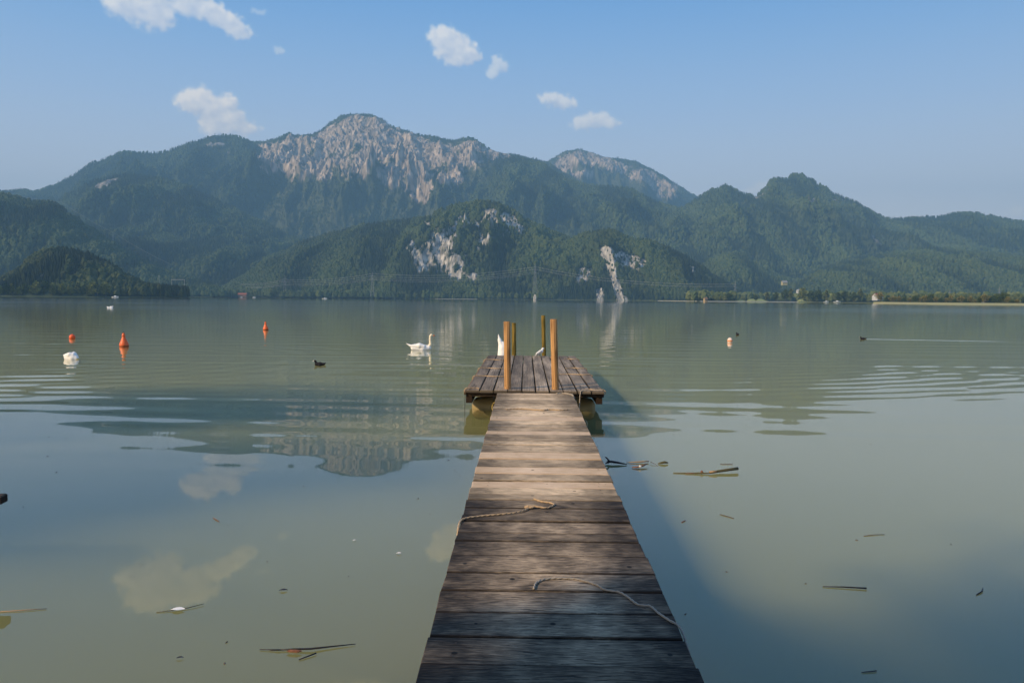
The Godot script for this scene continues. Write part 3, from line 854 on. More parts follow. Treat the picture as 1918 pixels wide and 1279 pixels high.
func make_mountains() -> void:
	var leaf_a := Color(0.036, 0.058, 0.022)
	var leaf_b := Color(0.072, 0.092, 0.034)
	var pine_a := Color(0.022, 0.040, 0.020)
	var pine_b := Color(0.045, 0.065, 0.030)
	var base := {"floor_a": Color(0.030, 0.045, 0.020), "floor_b": Color(0.060, 0.075, 0.032), "leaf_a": leaf_a, "leaf_b": leaf_b, "pine_a": pine_a, "pine_b": pine_b, "leafy": 0.5, "tall": 23.0}
	var alpine := base.duplicate()
	alpine.merge({"floor_a": Color(0.055, 0.070, 0.035), "floor_b": Color(0.090, 0.100, 0.050), "stone": Color(0.55, 0.455, 0.355), "leafy": 0.1, "tall": 17.0}, true)
	var airy := base.duplicate()
	for k in ["leaf_a", "leaf_b", "pine_a", "pine_b", "floor_a", "floor_b"]: airy[k] = base[k] * 1.2
	var w := func(extra: Dictionary, from: Dictionary) -> Dictionary:
		var d := from.duplicate()
		d.merge(extra, true)
		return d
	mountain("right_rock", "mountain", "far grey mountain with pale bare patches, right of the rocky main peak", 0.75, 1.2, 420.0, 260, 90, 21, w.call({"count": 7000, "say": "%s forest thinly covering the far grey mountain with pale patches", "rockiness": 0.8}, alpine))
	mountain("main_peak", "mountain", "tallest rocky grey mountain with a rounded summit and bare cliffs", 0.62, 1.2, 520.0, 640, 260, 31, w.call({"count": 26000, "say": "%s forest below the cliffs of the tallest rocky mountain", "on_rock": 0.02, "rockiness": 0.86}, alpine), 5.0)
	mountain("left_mountain", "mountain", "long forested mountain rising from the left to a blunt dome", 0.7, 1.15, 560.0, 330, 110, 41, w.call({"count": 30000, "leafy": 0.3, "say": "%s forest on the long mountain with the blunt dome"}, base))
	mountain("right_mountain", "mountain", "dark forested mountain with a jagged twin crag on the right", 0.62, 1.15, 480.0, 380, 120, 51, w.call({"count": 42000, "leafy": 0.35, "rockiness": 1.0, "stone": Color(0.48, 0.42, 0.36), "say": "%s forest on the mountain with the jagged twin crag"}, airy), 5.0)
	mountain("shoulder", "hill", "dark forested shoulder sloping down in front of the far grey mountain", 0.7, 1.15, 420.0, 260, 100, 61, w.call({"count": 24000, "leafy": 0.4, "say": "%s forest on the shoulder in front of the far grey mountain"}, airy))
	mountain("mid_spur", "hill", "forested spur with a small bare rock face below the blunt dome", 0.76, 1.15, 380.0, 240, 90, 71, w.call({"count": 16000, "leafy": 0.35, "rockiness": 1.0, "say": "%s forest on the spur below the blunt dome"}, base))
	mountain("lower_spur", "hill", "low dark forested spur between the pipeline slope and the valley", 0.78, 1.2, 300.0, 220, 90, 81, w.call({"count": 12000, "leafy": 0.35, "say": "%s forest on the low spur beside the pipeline slope"}, base))
	mountain("right_foothill", "hill", "broad low forested foothill along the right edge of the valley", 0.7, 1.1, 330.0, 200, 90, 91, w.call({"count": 20000, "leafy": 0.55, "say": "%s forest on the broad low foothill at the right"}, airy))
	mountain("small_knoll", "hill", "small rounded forested knoll behind the right rock faced hump", 0.84, 1.1, 220.0, 110, 50, 101, w.call({"count": 4500, "leafy": 0.55, "say": "%s forest on the small rounded knoll"}, airy))
	mountain("green_slope", "hill", "green forested slope rising from the left to the rocky hump", 0.74, 1.1, 300.0, 240, 90, 111, w.call({"count": 14000, "leafy": 0.65, "say": "%s forest on the green slope left of the rocky hump"}, base))
	var bright := {"stone": Color(0.62, 0.58, 0.50)}
	mountain("rock_hump", "hill", "steep wooded hump with white rock streaks in the middle of the far shore", 0.8, 1.1, 170.0, 250, 130, 121, w.call(w.call({"count": 9000, "leafy": 0.55, "tall": 21.0, "on_rock": 0.16, "rockiness": 0.67, "say": "%s forest on the steep hump with white rock streaks"}, bright), base))
	mountain("right_hump", "hill", "lower wooded hump with one white rock scar running to the water", 0.87, 1.1, 150.0, 230, 110, 131, w.call(w.call({"count": 8000, "leafy": 0.55, "tall": 20.0, "on_rock": 0.16, "rockiness": 0.93, "say": "%s forest on the lower hump with the white rock scar"}, bright), base))
	var cleared := func(x: float, y: float, v: float) -> float:
		# the cut strip that follows the pipeline down the edge of the slope
		return 0.72 if v < 0.10 + 0.02 * sin(x * 0.05) and x > -1300.0 else 0.0
	mountain("left_slope", "hill", "forested slope at the left with a cleared strip down its edge", 0.82, 1.1, 320.0, 240, 110, 141, w.call({"count": 13000, "leafy": 0.6, "stone": Color(0.17, 0.175, 0.11), "bare": cleared, "say": "%s forest on the slope with the cleared strip"}, base))
	var dim := base.duplicate()
	dim.merge({"leaf_a": Color(0.026, 0.042, 0.015), "leaf_b": Color(0.062, 0.072, 0.026), "pine_a": Color(0.016, 0.028, 0.015), "pine_b": Color(0.030, 0.043, 0.020)}, true)
	mountain("near_hill", "hill", "small dark wooded hill at the left shore of the lake", 0.86, 1.15, 70.0, 200, 70, 151, w.call({"count": 4200, "leafy": 0.6, "tall": 20.0, "rockiness": 1.0, "say": "%s forest on the small dark hill at the left shore"}, dim))

func flat_wood(label: String, n: int, x0: float, x1: float, z0: float, z1: float, tall: float, a: Color, b: Color) -> void:
	var mm := MultiMesh.new()
	mm.transform_format = MultiMesh.TRANSFORM_3D
	mm.use_colors = true
	mm.mesh = mats["leafy_mesh"]
	mm.instance_count = n
	var cl := noise(n, 60.0, 2)
	for i in n:
		var f := rng.randf()
		var z := lerpf(z0, z1, rng.randf())
		var x := lerpf(x0, x1, f) * (z / z0)
		var c := cl.get_noise_2d(x, z)
		var side := x / -z
		if side > 0.262 and side < 0.350 and z > -1680.0: z = -1690.0 - rng.randf() * 350.0
		x = side * -z
		var t := tall * rng.randf_range(0.55, 1.1) * (1.0 + 0.4 * c)
		var wd := t * rng.randf_range(0.6, 1.0)
		mm.set_instance_transform(i, Transform3D(Basis(Vector3.UP, rng.randf() * TAU).scaled(Vector3(wd, t, wd)), Vector3(x, 0.3, z)))
		mm.set_instance_color(i, a.lerp(b, rng.randf()) * (1.0 + 0.5 * c))
	var mi := MultiMeshInstance3D.new()
	mi.name = numbered("woodland")
	mi.multimesh = mm
	mi.material_override = vertex_mat("leaves")
	add_child(mi)
	tag(mi, label, "", "", "stuff")

const ORDER := ["first", "second", "third", "fourth", "fifth", "sixth", "seventh", "eighth", "ninth", "tenth", "eleventh", "twelfth", "thirteenth", "fourteenth", "fifteenth", "sixteenth", "seventeenth", "eighteenth", "nineteenth", "twentieth",
	"twenty-first", "twenty-second", "twenty-third", "twenty-fourth", "twenty-fifth", "twenty-sixth", "twenty-seventh", "twenty-eighth", "twenty-ninth", "thirtieth"]

func make_shore_trees() -> void:
	var g := "trees along the far shore"
	var ya := Color(0.120, 0.150, 0.038)
	var yb := Color(0.240, 0.240, 0.070)
	var ga := Color(0.045, 0.070, 0.022)
	var gb := Color(0.085, 0.110, 0.035)
	var oa := Color(0.140, 0.130, 0.040)
	var ob := Color(0.250, 0.205, 0.065)
	var protos := {
		"yellow": make_tree("broadleaf_tree", "", 18.0, 14.0, 700, 1.7, "leaf", ya, yb, g),
		"green": make_tree("broadleaf_tree", "", 18.0, 13.0, 700, 1.7, "leaf", ga, gb, g),
		"tall": make_tree("broadleaf_tree", "", 20.0, 10.0, 700, 1.6, "leaf", ga, yb, g),
		"bush": make_tree("willow_bush", "", 5.0, 5.2, 420, 0.65, "leaf", oa, ob, "bushes on the grass spit"),
		"green_bush": make_tree("willow_bush", "", 5.0, 5.6, 420, 0.65, "leaf", ga, gb, "bushes on the grass spit"),
	}
	var first := {}
	var place := func(kind: String, label: String, at: Vector3, s: float, sy: float) -> void:
		var scl := Vector3(s, s * sy, s)
		if not first.has(kind):
			first[kind] = true
			var o: Node3D = protos[kind]
			o.position = at
			o.scale = scl
			o.set_meta("label", label)
		else:
			copy_thing(protos[kind], label, at, rng.randf() * TAU, scl)
	var words := {"yellow": "yellow green rounded tree", "green": "dark green rounded tree", "tall": "slender green tree", "bush": "olive yellow willow bush", "green_bush": "dark green willow bush"}
	# left bank, below the small dark hill
	var kinds := ["yellow", "green", "yellow", "tall", "yellow", "green", "tall", "yellow", "green", "yellow", "yellow", "green", "yellow", "green", "yellow", "yellow", "tall", "green", "yellow", "yellow", "tall", "yellow"]
	for i in kinds.size():
		var f := i / float(kinds.size() - 1)
		var x := lerpf(-640.0, -531.0, f)
		var z := lerpf(-900.0, -990.0, f) - rng.randf_range(0.0, 12.0)
		var s := rng.randf_range(0.62, 1.05)
		place.call(kinds[i], "%s, %s from the left along the left bank" % [words[kinds[i]], ORDER[i]], Vector3(x, 0.2, z), s, rng.randf_range(0.9, 1.2))
	# behind the gap left of the rocky humps
	for i in 18:
		var f := i / 17.0
		var x := lerpf(-790.0, -430.0, f) + rng.randf_range(-6, 6)
		var k: String = ["green", "yellow", "green", "tall", "green", "yellow"][i % 6]
		place.call(k, "%s, %s from the left beyond the headland, at the far waterline" % [words[k], ORDER[i]], Vector3(x, 0.3, -1968.0 - rng.randf_range(0, 25) - (8.0 if x > -500 else 0.0)), rng.randf_range(0.75, 1.25), rng.randf_range(0.8, 1.1))
	# right plain
	var right := [["green", 292, -1335, 0.8], ["green", 300, -1345, 0.9], ["yellow", 322, -1322, 0.6], ["green", 335, -1330, 0.9], ["green", 372, -1300, 0.7], ["tall", 388, -1290, 0.9], ["green", 402, -1290, 0.8], ["green", 412, -1275, 1.1], ["tall", 419, -1270, 1.0],
		["yellow", 432, -1256, 1.15], ["green", 446, -1256, 1.0], ["green", 452, -1252, 0.9], ["green", 459, -1260, 1.0], ["tall", 470, -1256, 0.9], ["green", 478, -1230, 0.9], ["green", 490, -1235, 1.0], ["green", 500, -1225, 0.9], ["tall", 512, -1230, 1.0]]
	for i in right.size():
		var r: Array = right[i]
		place.call(r[0], "%s, %s from the left on the right shore, before the houses" % [words[r[0]], ORDER[i]], Vector3(r[1], 0.4, r[2]), r[3], rng.randf_range(0.9, 1.15))
	# bushes on the spit
	for i in 28:
		var f := i / 27.0
		var d := lerpf(885.0, 640.0, f) + rng.randf_range(-10, 14)
		var px := lerpf(1648.0, 1905.0, pow(f, 0.9))
		var x := (px - 985.0) / 1492.0 * d
		var k: String = ["bush", "green_bush", "bush", "bush", "green_bush"][i % 5]
		var s := rng.randf_range(0.75, 1.5) * (1.35 if f < 0.35 else 1.0)
		if i in [22, 23, 24]:
			k = "green_bush"
			s = 1.75
		place.call(k, "%s, %s from the left on the reed grass spit" % [words[k], ORDER[i]], Vector3(x, 0.9, -d - 8.0), s, rng.randf_range(0.8, 1.25))

# ---------------------------------------------------------------- far structures

func pylon(label: String, base: Vector3, tall: float, arms: int, g := "power pylons on the far shore") -> void:
	var t := thing("pylon", label, "pylon", base, 0.3, g)
	var steel := paint("galvanised_steel", 0.25, 0.26, 0.26, 0.6)
	var w := tall * 0.075
	for k in 4:
		var sx := -1.0 if k % 2 else 1.0
		var sz := -1.0 if k > 1 else 1.0
		put("tower_leg", tube([Vector3(sx * w, -1, sz * w), Vector3(sx * w * 0.35, tall * 0.62, sz * w * 0.35), Vector3(sx * 0.25, tall, sz * 0.25)], [0.28, 0.22, 0.12], 5, false), steel, t)
	var st := new_st(false)
	for i in 7:
		var f0 := i / 8.0
		var f1 := (i + 1) / 8.0
		var w0 := lerpf(w, w * 0.35, minf(f0 / 0.62, 1.0))
		var w1 := lerpf(w, w * 0.35, minf(f1 / 0.62, 1.0))
		for s in [-1.0, 1.0]:
			tube_into(st, [Vector3(-w0, f0 * tall, s * w0), Vector3(w1, f1 * tall, s * w1)], [0.09, 0.09], 4, false)
			tube_into(st, [Vector3(w0, f0 * tall, s * w0), Vector3(-w1, f1 * tall, s * w1)], [0.09, 0.09], 4, false)
	put("bracing", done(st), steel, t)
	for a in arms:
		var y := tall * (0.80 - 0.13 * a)
		var l := tall * (0.13 + 0.035 * a)
		put("cross_arm", tube([Vector3(-l, y, 0), Vector3(-l * 0.3, y + 0.4, 0), Vector3(l * 0.3, y + 0.4, 0), Vector3(l, y, 0)], [0.16, 0.34, 0.34, 0.16], 5, false), steel, t)

func cable(label: String, pts: Array) -> void:
	var run := []
	var rad := []
	for i in pts.size() - 1:
		for k in 8:
			var f := k / 8.0
			var p: Vector3 = pts[i].lerp(pts[i + 1], f)
			p.y -= 4.0 * f * (1.0 - f) * (pts[i + 1] - pts[i]).length() * 0.028
			run.append(p)
			rad.append(0.145)
	run.append(pts[-1])
	rad.append(0.145)
	tag(put("power_cable", tube(run, rad, 4, true), paint("bright_cable", 0.50, 0.50, 0.47, 0.5)), label, "power cable", "power cables over the far shore")

func house(label: String, at: Vector3, size: Vector3, wall: StandardMaterial3D, roof: StandardMaterial3D, turn: float) -> void:
	var t := thing("house", label, "house", at, turn, "houses on the far shore")
	var hx := size.x / 2.0
	var hz := size.z / 2.0
	var h := size.y * 0.6
	var st := new_st(false)
	var c := Vector3(0, h / 2.0, 0)
	var p := [Vector3(-hx, -1, -hz), Vector3(hx, -1, -hz), Vector3(hx, -1, hz), Vector3(-hx, -1, hz)]
	for k in 4:
		var q: Vector3 = p[(k + 1) % 4]
		quad(st, p[k], q, Vector3(q.x, h, q.z), Vector3(p[k].x, h, p[k].z), c)
	tri(st, Vector3(-hx, h, -hz), Vector3(-hx, h, hz), Vector3(-hx, size.y, 0), c)
	tri(st, Vector3(hx, h, -hz), Vector3(hx, h, hz), Vector3(hx, size.y, 0), c)
	put("wall", done(st), wall, t)
	var r := new_st(false)
	var o := 0.7
	for s in [-1.0, 1.0]:
		var e := Vector3(0, h - 0.35, s * (hz + o))
		var up := Vector3(0, 0.25, 0)
		var a0 := Vector3(-hx - o, e.y, e.z)
		var b0 := Vector3(hx + o, e.y, e.z)
		var c0 := Vector3(hx + o, size.y + 0.1, 0)
		var d0 := Vector3(-hx - o, size.y + 0.1, 0)
		quad(r, a0 + up, b0 + up, c0 + up, d0 + up, Vector3(0, 0, 0))
		quad(r, a0, b0, c0, d0, Vector3(0, 90, 0))
		quad(r, a0, b0, b0 + up, a0 + up, Vector3(0, e.y, 0))
		quad(r, a0, d0, d0 + up, a0 + up, Vector3(0, e.y, e.z * 0.5))
		quad(r, b0, c0, c0 + up, b0 + up, Vector3(0, e.y, e.z * 0.5))
	var rf := put("roof", done(r), roof, t)
	var ch := BoxMesh.new()
	ch.size = Vector3(0.7, 1.8, 0.7)
	put("chimney", ch, wall, rf).position = Vector3(hx * 0.4, size.y + 0.2, 0.9)
	for k in 3:
		var b := BoxMesh.new()
		b.size = Vector3(1.1, 1.3, 0.12)
		put("window", b, paint("dark_glass", 0.03, 0.035, 0.04, 0.2), t).position = Vector3(lerpf(-hx * 0.6, hx * 0.6, k / 2.0), h * 0.55, hz + 0.03)
	var d := BoxMesh.new()
	d.size = Vector3(1.0, 2.0, 0.12)
	put("door", d, paint("brown_door", 0.10, 0.06, 0.04), t).position = Vector3(hx * 0.82, 1.0, hz + 0.03)

func boat(label: String, at: Vector3, long: float, turn: float) -> void:
	var t := thing("boat", label, "boat", at, turn, "small white boats")
	var st := new_st(true)
	var rows := []
	for i in 9:
		var f := i / 8.0
		var half := 0.20 * long * pow(maxf(sin(PI * (0.12 + 0.86 * f)), 0.02), 0.6) * (1.0 if f < 0.7 else 1.0 - (f - 0.7) * 1.6)
		var x := (f - 0.5) * long
		var top := 0.14 * long * (0.8 + 0.5 * f * f)
		rows.append([Vector3(x, top, -half), Vector3(x, 0.0, -half * 0.75), Vector3(x, -0.05 * long, 0), Vector3(x, 0.0, half * 0.75), Vector3(x, top, half)])
	for i in 8:
		for k in 4:
			quad(st, rows[i][k], rows[i][k + 1], rows[i + 1][k + 1], rows[i + 1][k], Vector3(0, 0.12 * long, 0))
		quad(st, rows[i][4] - Vector3(0, 0.02, 0), rows[i][0] - Vector3(0, 0.02, 0), rows[i + 1][0] - Vector3(0, 0.02, 0), rows[i + 1][4] - Vector3(0, 0.02, 0), Vector3(0, -5, 0))
	quad(st, rows[0][0], rows[0][1], rows[0][3], rows[0][4], Vector3.ZERO)
	put("hull", done(st), paint("white_hull", 0.78, 0.78, 0.76, 0.4), t)
	var c := put("cabin", board(Vector3(long * 0.28, long * 0.14, long * 0.2), 0, 0, 0.03 * long), paint("white_hull", 0.78, 0.78, 0.76, 0.4), t)
	c.position = Vector3(0.02 * long, long * 0.19, 0)

func make_far_structures() -> void:
	pylon("tallest steel power pylon, on a pale rock at the far shore", Vector3(21, 16, -1930), 71.0, 2)
	pylon("steel power pylon left of the tallest one, in front of the green slope", Vector3(-380, 6, -1960), 61.0, 2)
	pylon("left steel power pylon, above the low trees by the far waterline", Vector3(-603, 3, -1980), 55.0, 2)
	pylon("grey steel pylon on the right plain near the meadows", Vector3(443, 3, -1700), 40.0, 2)
	pylon("thin steel pylon beyond the trees of the right plain", Vector3(622, 2, -1500), 25.0, 2)
	pylon("steel pylon standing on the cleared strip of the left slope", Vector3(-1167, 141, -2236), 40.0, 2)
	pylon("short steel pylon far right behind the grass spit", Vector3(579, 1, -1100), 17.0, 1)
	pylon("steel pylon at the right end, against the broad foothill", Vector3(822, 2, -1400), 27.0, 1)
	cable("uppermost power cable, sagging from pylon to pylon across the far shore", [Vector3(-721, 34, -2000), Vector3(-603, 45, -1980), Vector3(-380, 61, -1960), Vector3(21, 79, -1930), Vector3(443, 37, -1700)])
	cable("second power cable from above, crossing before the green slope", [Vector3(-721, 31, -1996), Vector3(-603, 41, -1976), Vector3(-380, 55, -1956), Vector3(21, 73, -1926), Vector3(443, 32, -1698)])
	cable("third power cable from above, across the far shore", [Vector3(-708, 26, -1992), Vector3(-603, 36, -1972), Vector3(-380, 50, -1952), Vector3(21, 67, -1922)])
	cable("lowest power cable hanging over the far waterline trees", [Vector3(-694, 24, -1990), Vector3(-603, 32, -1970), Vector3(-380, 46, -1950), Vector3(21, 63, -1920)])
	cable("power cable along the crest of the left slope", [Vector3(-1470, 290, -2190), Vector3(-1300, 262, -2215), Vector3(-1167, 180, -2236), Vector3(-1000, 86, -2262)])
	# penstock pipes down the cleared strip
	for k in 2:
		var pts := []
		for i in 9:
			var f := i / 8.0
			pts.append(Vector3(lerpf(-1130.0, -935.0, f) + k * 7.0, lerpf(124.0, 38.0, f) - 8.0 * sin(PI * f), lerpf(-2225.0, -2215.0, f) + k * 8.0))
		var rad := []
		rad.resize(9)
		rad.fill(1.5)
		tag(put("pipeline", tube(pts, rad, 8), paint("pale_pipe", 0.42, 0.40, 0.36, 0.6)), ["upper pale water pipe running down the cleared slope", "lower pale water pipe running down the cleared slope"][k], "pipeline", "water pipes on the cleared slope")
	# portal frame and mast by the headland
	var gt := thing("portal_frame", "pale steel portal frame behind the dark headland", "portal frame", Vector3(-660, 18, -1500))
	var pale := paint("pale_steel", 0.38, 0.38, 0.36, 0.6)
	for s in [-12.0, 12.0]: put("upright", tube([Vector3(s, -8, 0), Vector3(s, 16, 0)], [0.42, 0.36], 6, false), pale, gt)
	put("crossbeam", tube([Vector3(-12.5, 15, 0), Vector3(12.5, 15, 0)], [0.45, 0.45], 6, false), pale, gt)
	tag(put("mast", lathe([Vector2(0.02, 0), Vector2(0.6, 0.01), Vector2(0.45, 12), Vector2(0.9, 12.4), Vector2(0.9, 13.6), Vector2(0.02, 13.8)], 8), pale), "pale thick mast behind the dark headland, left of the portal frame", "mast")
	get_node("mast").position = Vector3(-687, 26, -1480)
	var white := paint("white_render", 0.55, 0.54, 0.51)
	var ochre := paint("ochre_render", 0.40, 0.29, 0.15)
	var red := paint("red_tiles", 0.34, 0.10, 0.05)
	var brown := paint("brown_roof", 0.22, 0.12, 0.07)
	var grey := paint("grey_roof", 0.30, 0.29, 0.28)
	house("white house with a red roof behind the right shore bushes", Vector3(503, 4.5, -1150), Vector3(12, 9, 9), white, red, 0.5)
	house("low boathouse with a red brown roof at the left far waterline", Vector3(-697, 2.5, -1945), Vector3(20, 8, 10), brown, red, 0.1)
	house("small ochre hut standing at the tip of the right beach", Vector3(289, 0.6, -1290), Vector3(5, 5.5, 5), ochre, brown, 0.4)
	house("white house among trees above the right beach", Vector3(366, 7.0, -1500), Vector3(9, 7, 8), white, grey, 0.6)
	house("tiny white house higher up, at the foot of the broad foothill", Vector3(617, 20.0, -1815), Vector3(9, 8, 8), white, white, 0.3)
	house("yellow house in a clearing above the right plain", Vector3(646, 42.0, -2010), Vector3(13, 10, 9), paint("yellow_render", 0.46, 0.40, 0.20), grey, 0.2)
	house("grey shed at the edge of the reed grass spit", Vector3(407, 1.2, -715), Vector3(3.6, 3.4, 3), paint("grey_boards", 0.42, 0.41, 0.38), grey, 0.3)
	boat("white boat moored left of another on the right shore", Vector3(447, 0.25, -1195), 8.0, 0.2)
	boat("long white boat moored by the right shore houses", Vector3(461, 0.2, -1190), 10.0, 0.0)
	boat("small white boat out on the lake below the green slope", Vector3(-230, 0.1, -905), 5.5, 0.1)
	boat("white boat by the red roofed boathouse", Vector3(-648, 0.2, -1800), 6.0, 0.2)
	boat("white boat lying right of the red roofed boathouse", Vector3(-612, 0.2, -1780), 7.0, -0.1)
	boat("white boat at the foot of the small dark hill", Vector3(-428, 0.1, -822), 6.5, 0.1)
	meadow_mound(Vector3(425, 0, -1590), Vector3(14, 4.5, 30), "light green meadow patch left of the round tree on the right plain")
	meadow_mound(Vector3(468, 0, -1600), Vector3(20, 5, 30), "light green meadow patch in the middle of the right plain")
	meadow_mound(Vector3(585, 0, -1640), Vector3(22, 6, 30), "light green meadow patch behind the bright yellow tree")
	var rock := make_boulder(31, Vector3(5, 10, 5))
	var rk := put("boulder", rock, paint("pale_rock", 0.46, 0.42, 0.35))
	rk.position = Vector3(21, 3, -1925)
	tag(rk, "pale rock outcrop under the tallest power pylon", "rock")

func make_boulder(s: int, size: Vector3) -> ArrayMesh:
	var st := new_st(false)
	var lump := noise(s, 0.8, 3)
	var at := func(i: int, k: int) -> Vector3:
		var ph := PI * i / 8.0
		var th := TAU * (k % 12) / 12.0
		var d := Vector3(sin(ph) * cos(th), cos(ph), sin(ph) * sin(th))
		return d * size * (0.8 + 0.5 * lump.get_noise_3dv(d))
	for i in 8:
		for k in 12:
			quad(st, at.call(i, k), at.call(i, k + 1), at.call(i + 1, k + 1), at.call(i + 1, k), Vector3.ZERO)
	return done(st)

# ---------------------------------------------------------------- gangway, float, posts, ropes

const SLOPE := 0.0094
const DECK := 0.36

func gangway_y(z: float) -> float:
	return EYE - 1.64 - z * SLOPE

func make_gangway() -> void:
	var t := thing("gangway", "long weathered plank gangway leading from the viewer to the floating platform", "gangway", Vector3(0.155, EYE - 1.64, 0))
	t.rotation.x = SLOPE
	var cuts := [-2.2, -1.85, -1.5, -1.15, -0.8, -0.45, -0.1, 0.25, 0.6, 0.9, 1.2, 1.5, 1.8, 2.08, 2.35, 2.60, 2.86, 3.10, 3.42, 3.71, 3.99, 4.29, 4.56, 4.87, 5.16, 5.34, 5.62, 5.77, 5.96, 6.19, 6.37, 6.59, 6.83, 7.09, 7.36, 7.55, 7.74, 8.04, 8.24, 8.46, 8.66, 8.86, 9.09, 9.31, 9.55, 9.80, 10.06, 10.4, 10.79, 11.04, 11.28, 11.58, 11.80, 12.01, 12.22, 12.42, 12.62, 12.8]
	var pale: Array = mats["wood_pale"]
	var old: Array = mats["wood_old"]
	for i in cuts.size() - 1:
		var d0: float = cuts[i]
		var d1: float = cuts[i + 1]
		var d := (d0 + d1) / 2.0
		var gap := rng.randf_range(0.008, 0.017)
		var m: StandardMaterial3D
		var strip := rng.randi_range(0, 7)
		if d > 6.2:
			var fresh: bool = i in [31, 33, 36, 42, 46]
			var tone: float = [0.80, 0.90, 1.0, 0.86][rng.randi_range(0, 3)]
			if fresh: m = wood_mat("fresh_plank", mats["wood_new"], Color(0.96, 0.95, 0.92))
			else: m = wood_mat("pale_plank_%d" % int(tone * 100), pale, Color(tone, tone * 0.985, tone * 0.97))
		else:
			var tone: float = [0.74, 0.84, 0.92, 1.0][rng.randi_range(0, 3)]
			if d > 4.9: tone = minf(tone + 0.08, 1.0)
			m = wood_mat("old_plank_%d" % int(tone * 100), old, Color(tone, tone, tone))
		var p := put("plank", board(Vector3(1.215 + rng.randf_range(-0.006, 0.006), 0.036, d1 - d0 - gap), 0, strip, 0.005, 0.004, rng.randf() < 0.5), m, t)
		p.position = Vector3(rng.randf_range(-0.004, 0.004), -0.018 + rng.randf_range(-0.005, 0.004), -d)
		p.rotation = Vector3(rng.randf_range(-0.006, 0.006), rng.randf_range(-0.004, 0.004), rng.randf_range(-0.002, 0.002))
	var dark := wood_mat("beam_wood", mats["wood_deck"], Color(0.55, 0.48, 0.40))
	for s in [-0.47, 0.47]:
		var b := put("beam", board(Vector3(0.09, 0.14, 14.6), 2, 2), dark, t)
		b.position = Vector3(s, -0.108, -5.2)
	for z in [1.6, -2.6]:
		for s in [-0.47, 0.47]:
			put("pile", tube([Vector3(s, -1.6, z), Vector3(s, -0.18, z)], [0.07, 0.065], 10), dark, t)
	# nail heads, two at each end of every visible plank
	var st := new_st(false)
	for i in range(17, cuts.size() - 1):
		for s in [-0.47, 0.47]:
			for f in [0.28, 0.72]:
				var z: float = -lerpf(cuts[i], cuts[i + 1], f)
				var c := Vector3(s + rng.randf_range(-0.012, 0.012), 0.0015, z)
				for k in 6:
					var a := TAU * k / 6.0
					var b := TAU * (k + 1) / 6.0
					tri(st, c + Vector3(0, 0.001, 0), c + Vector3(cos(a), 0, sin(a)) * 0.006, c + Vector3(cos(b), 0, sin(b)) * 0.006, c - Vector3(0, 1, 0))
	tag(put("nail_heads", done(st), paint("rusty_nail", 0.08, 0.05, 0.035, 0.7), t), "", "", "", "stuff")

func make_float() -> void:
	var z0 := -12.97
	var z1 := -20.75
	var t := thing("floating_platform", "brown plank swimming platform floating on barrels at the end of the gangway", "platform", Vector3(0, DECK, z0))
	t.rotation.x = 0.0026
	var long := z0 - z1
	var xs := [-0.985, -0.755, -0.525, -0.292, -0.062, 0.166, 0.396, 0.624, 0.852, 1.080, 1.298]
	for i in xs.size() - 1:
		var tone: float = [0.86, 1.0, 0.92, 0.80][rng.randi_range(0, 3)]
		var m := wood_mat("deck_plank_%d" % int(tone * 100), mats["wood_deck"], Color(tone, tone, tone))
		var p := put("plank", board(Vector3(xs[i + 1] - xs[i] - rng.randf_range(0.014, 0.022), 0.045, long + rng.randf_range(-0.03, 0.03)), 2, i % 8, 0.006, 0.006, i % 2 == 0, 0.98), m, t)
		p.position = Vector3((xs[i] + xs[i + 1]) / 2.0, -0.0225 + rng.randf_range(-0.003, 0.003), -long / 2.0)
	var dark := wood_mat("beam_wood", mats["wood_deck"], Color(0.55, 0.48, 0.40))
	for k in 5:
		var b := put("beam", board(Vector3(2.27, 0.06, 0.09), 0, k), dark, t)
		b.position = Vector3(0.156, -0.078, -0.10 - k * (long - 0.2) / 4.0)
	for s in [-0.93, 0.156, 1.215]:
		var b := put("beam", board(Vector3(0.10, 0.11, long - 0.12), 2, 4), dark, t)
		b.position = Vector3(s, -0.165, -long / 2.0)
	var strip := put("edge_strip", board(Vector3(0.03, 0.05, long - 0.05), 2, 6), wood_mat("edge_wood", mats["wood_deck"], Color(0.95, 0.85, 0.72)), t)
	strip.position = Vector3(-0.995, -0.058, -long / 2.0)
	# barrels: tan plastic, lying crosswise
	var tan_m := paint("tan_plastic", 0.27, 0.205, 0.085, 0.6)
	var left := [Vector2(0.004, -0.53), Vector2(0.08, -0.525), Vector2(0.14, -0.50), Vector2(0.185, -0.45), Vector2(0.20, -0.38), Vector2(0.20, -0.2), Vector2(0.206, -0.19), Vector2(0.206, -0.17), Vector2(0.20, -0.16), Vector2(0.20, 0.40), Vector2(0.206, 0.41), Vector2(0.206, 0.45), Vector2(0.19, 0.50), Vector2(0.004, 0.505)]
	var mesh := lathe(left, 24, true)
	for z in [-0.50, -2.6, -5.1, -7.3]:
		for k in 2:
			var b := put("barrel", mesh, tan_m, t)
			b.position = Vector3(-0.38 if k == 0 else 0.66, -0.365, z)
			if k: b.rotation.y = PI

func post(label: String, low: Vector3, top: Vector3, r: float, m: StandardMaterial3D) -> void:
	var pts := []
	var rad := []
	for i in 12:
		var f := i / 11.0
		pts.append(low.lerp(top, f) + Vector3(0.006 * sin(f * 5.0 + r * 90.0), 0, 0.006 * cos(f * 4.0)))
		rad.append(r * (1.05 - 0.09 * f + 0.018 * sin(f * 23.0 + low.x * 9.0)))
	pts.append(pts[-1] + Vector3(0, 0.008, 0))
	rad.append(rad[-1] * 0.86)
	tag(put("post", tube(pts, rad, 16, true, 2.4), m), label, "post", "posts holding the platform")

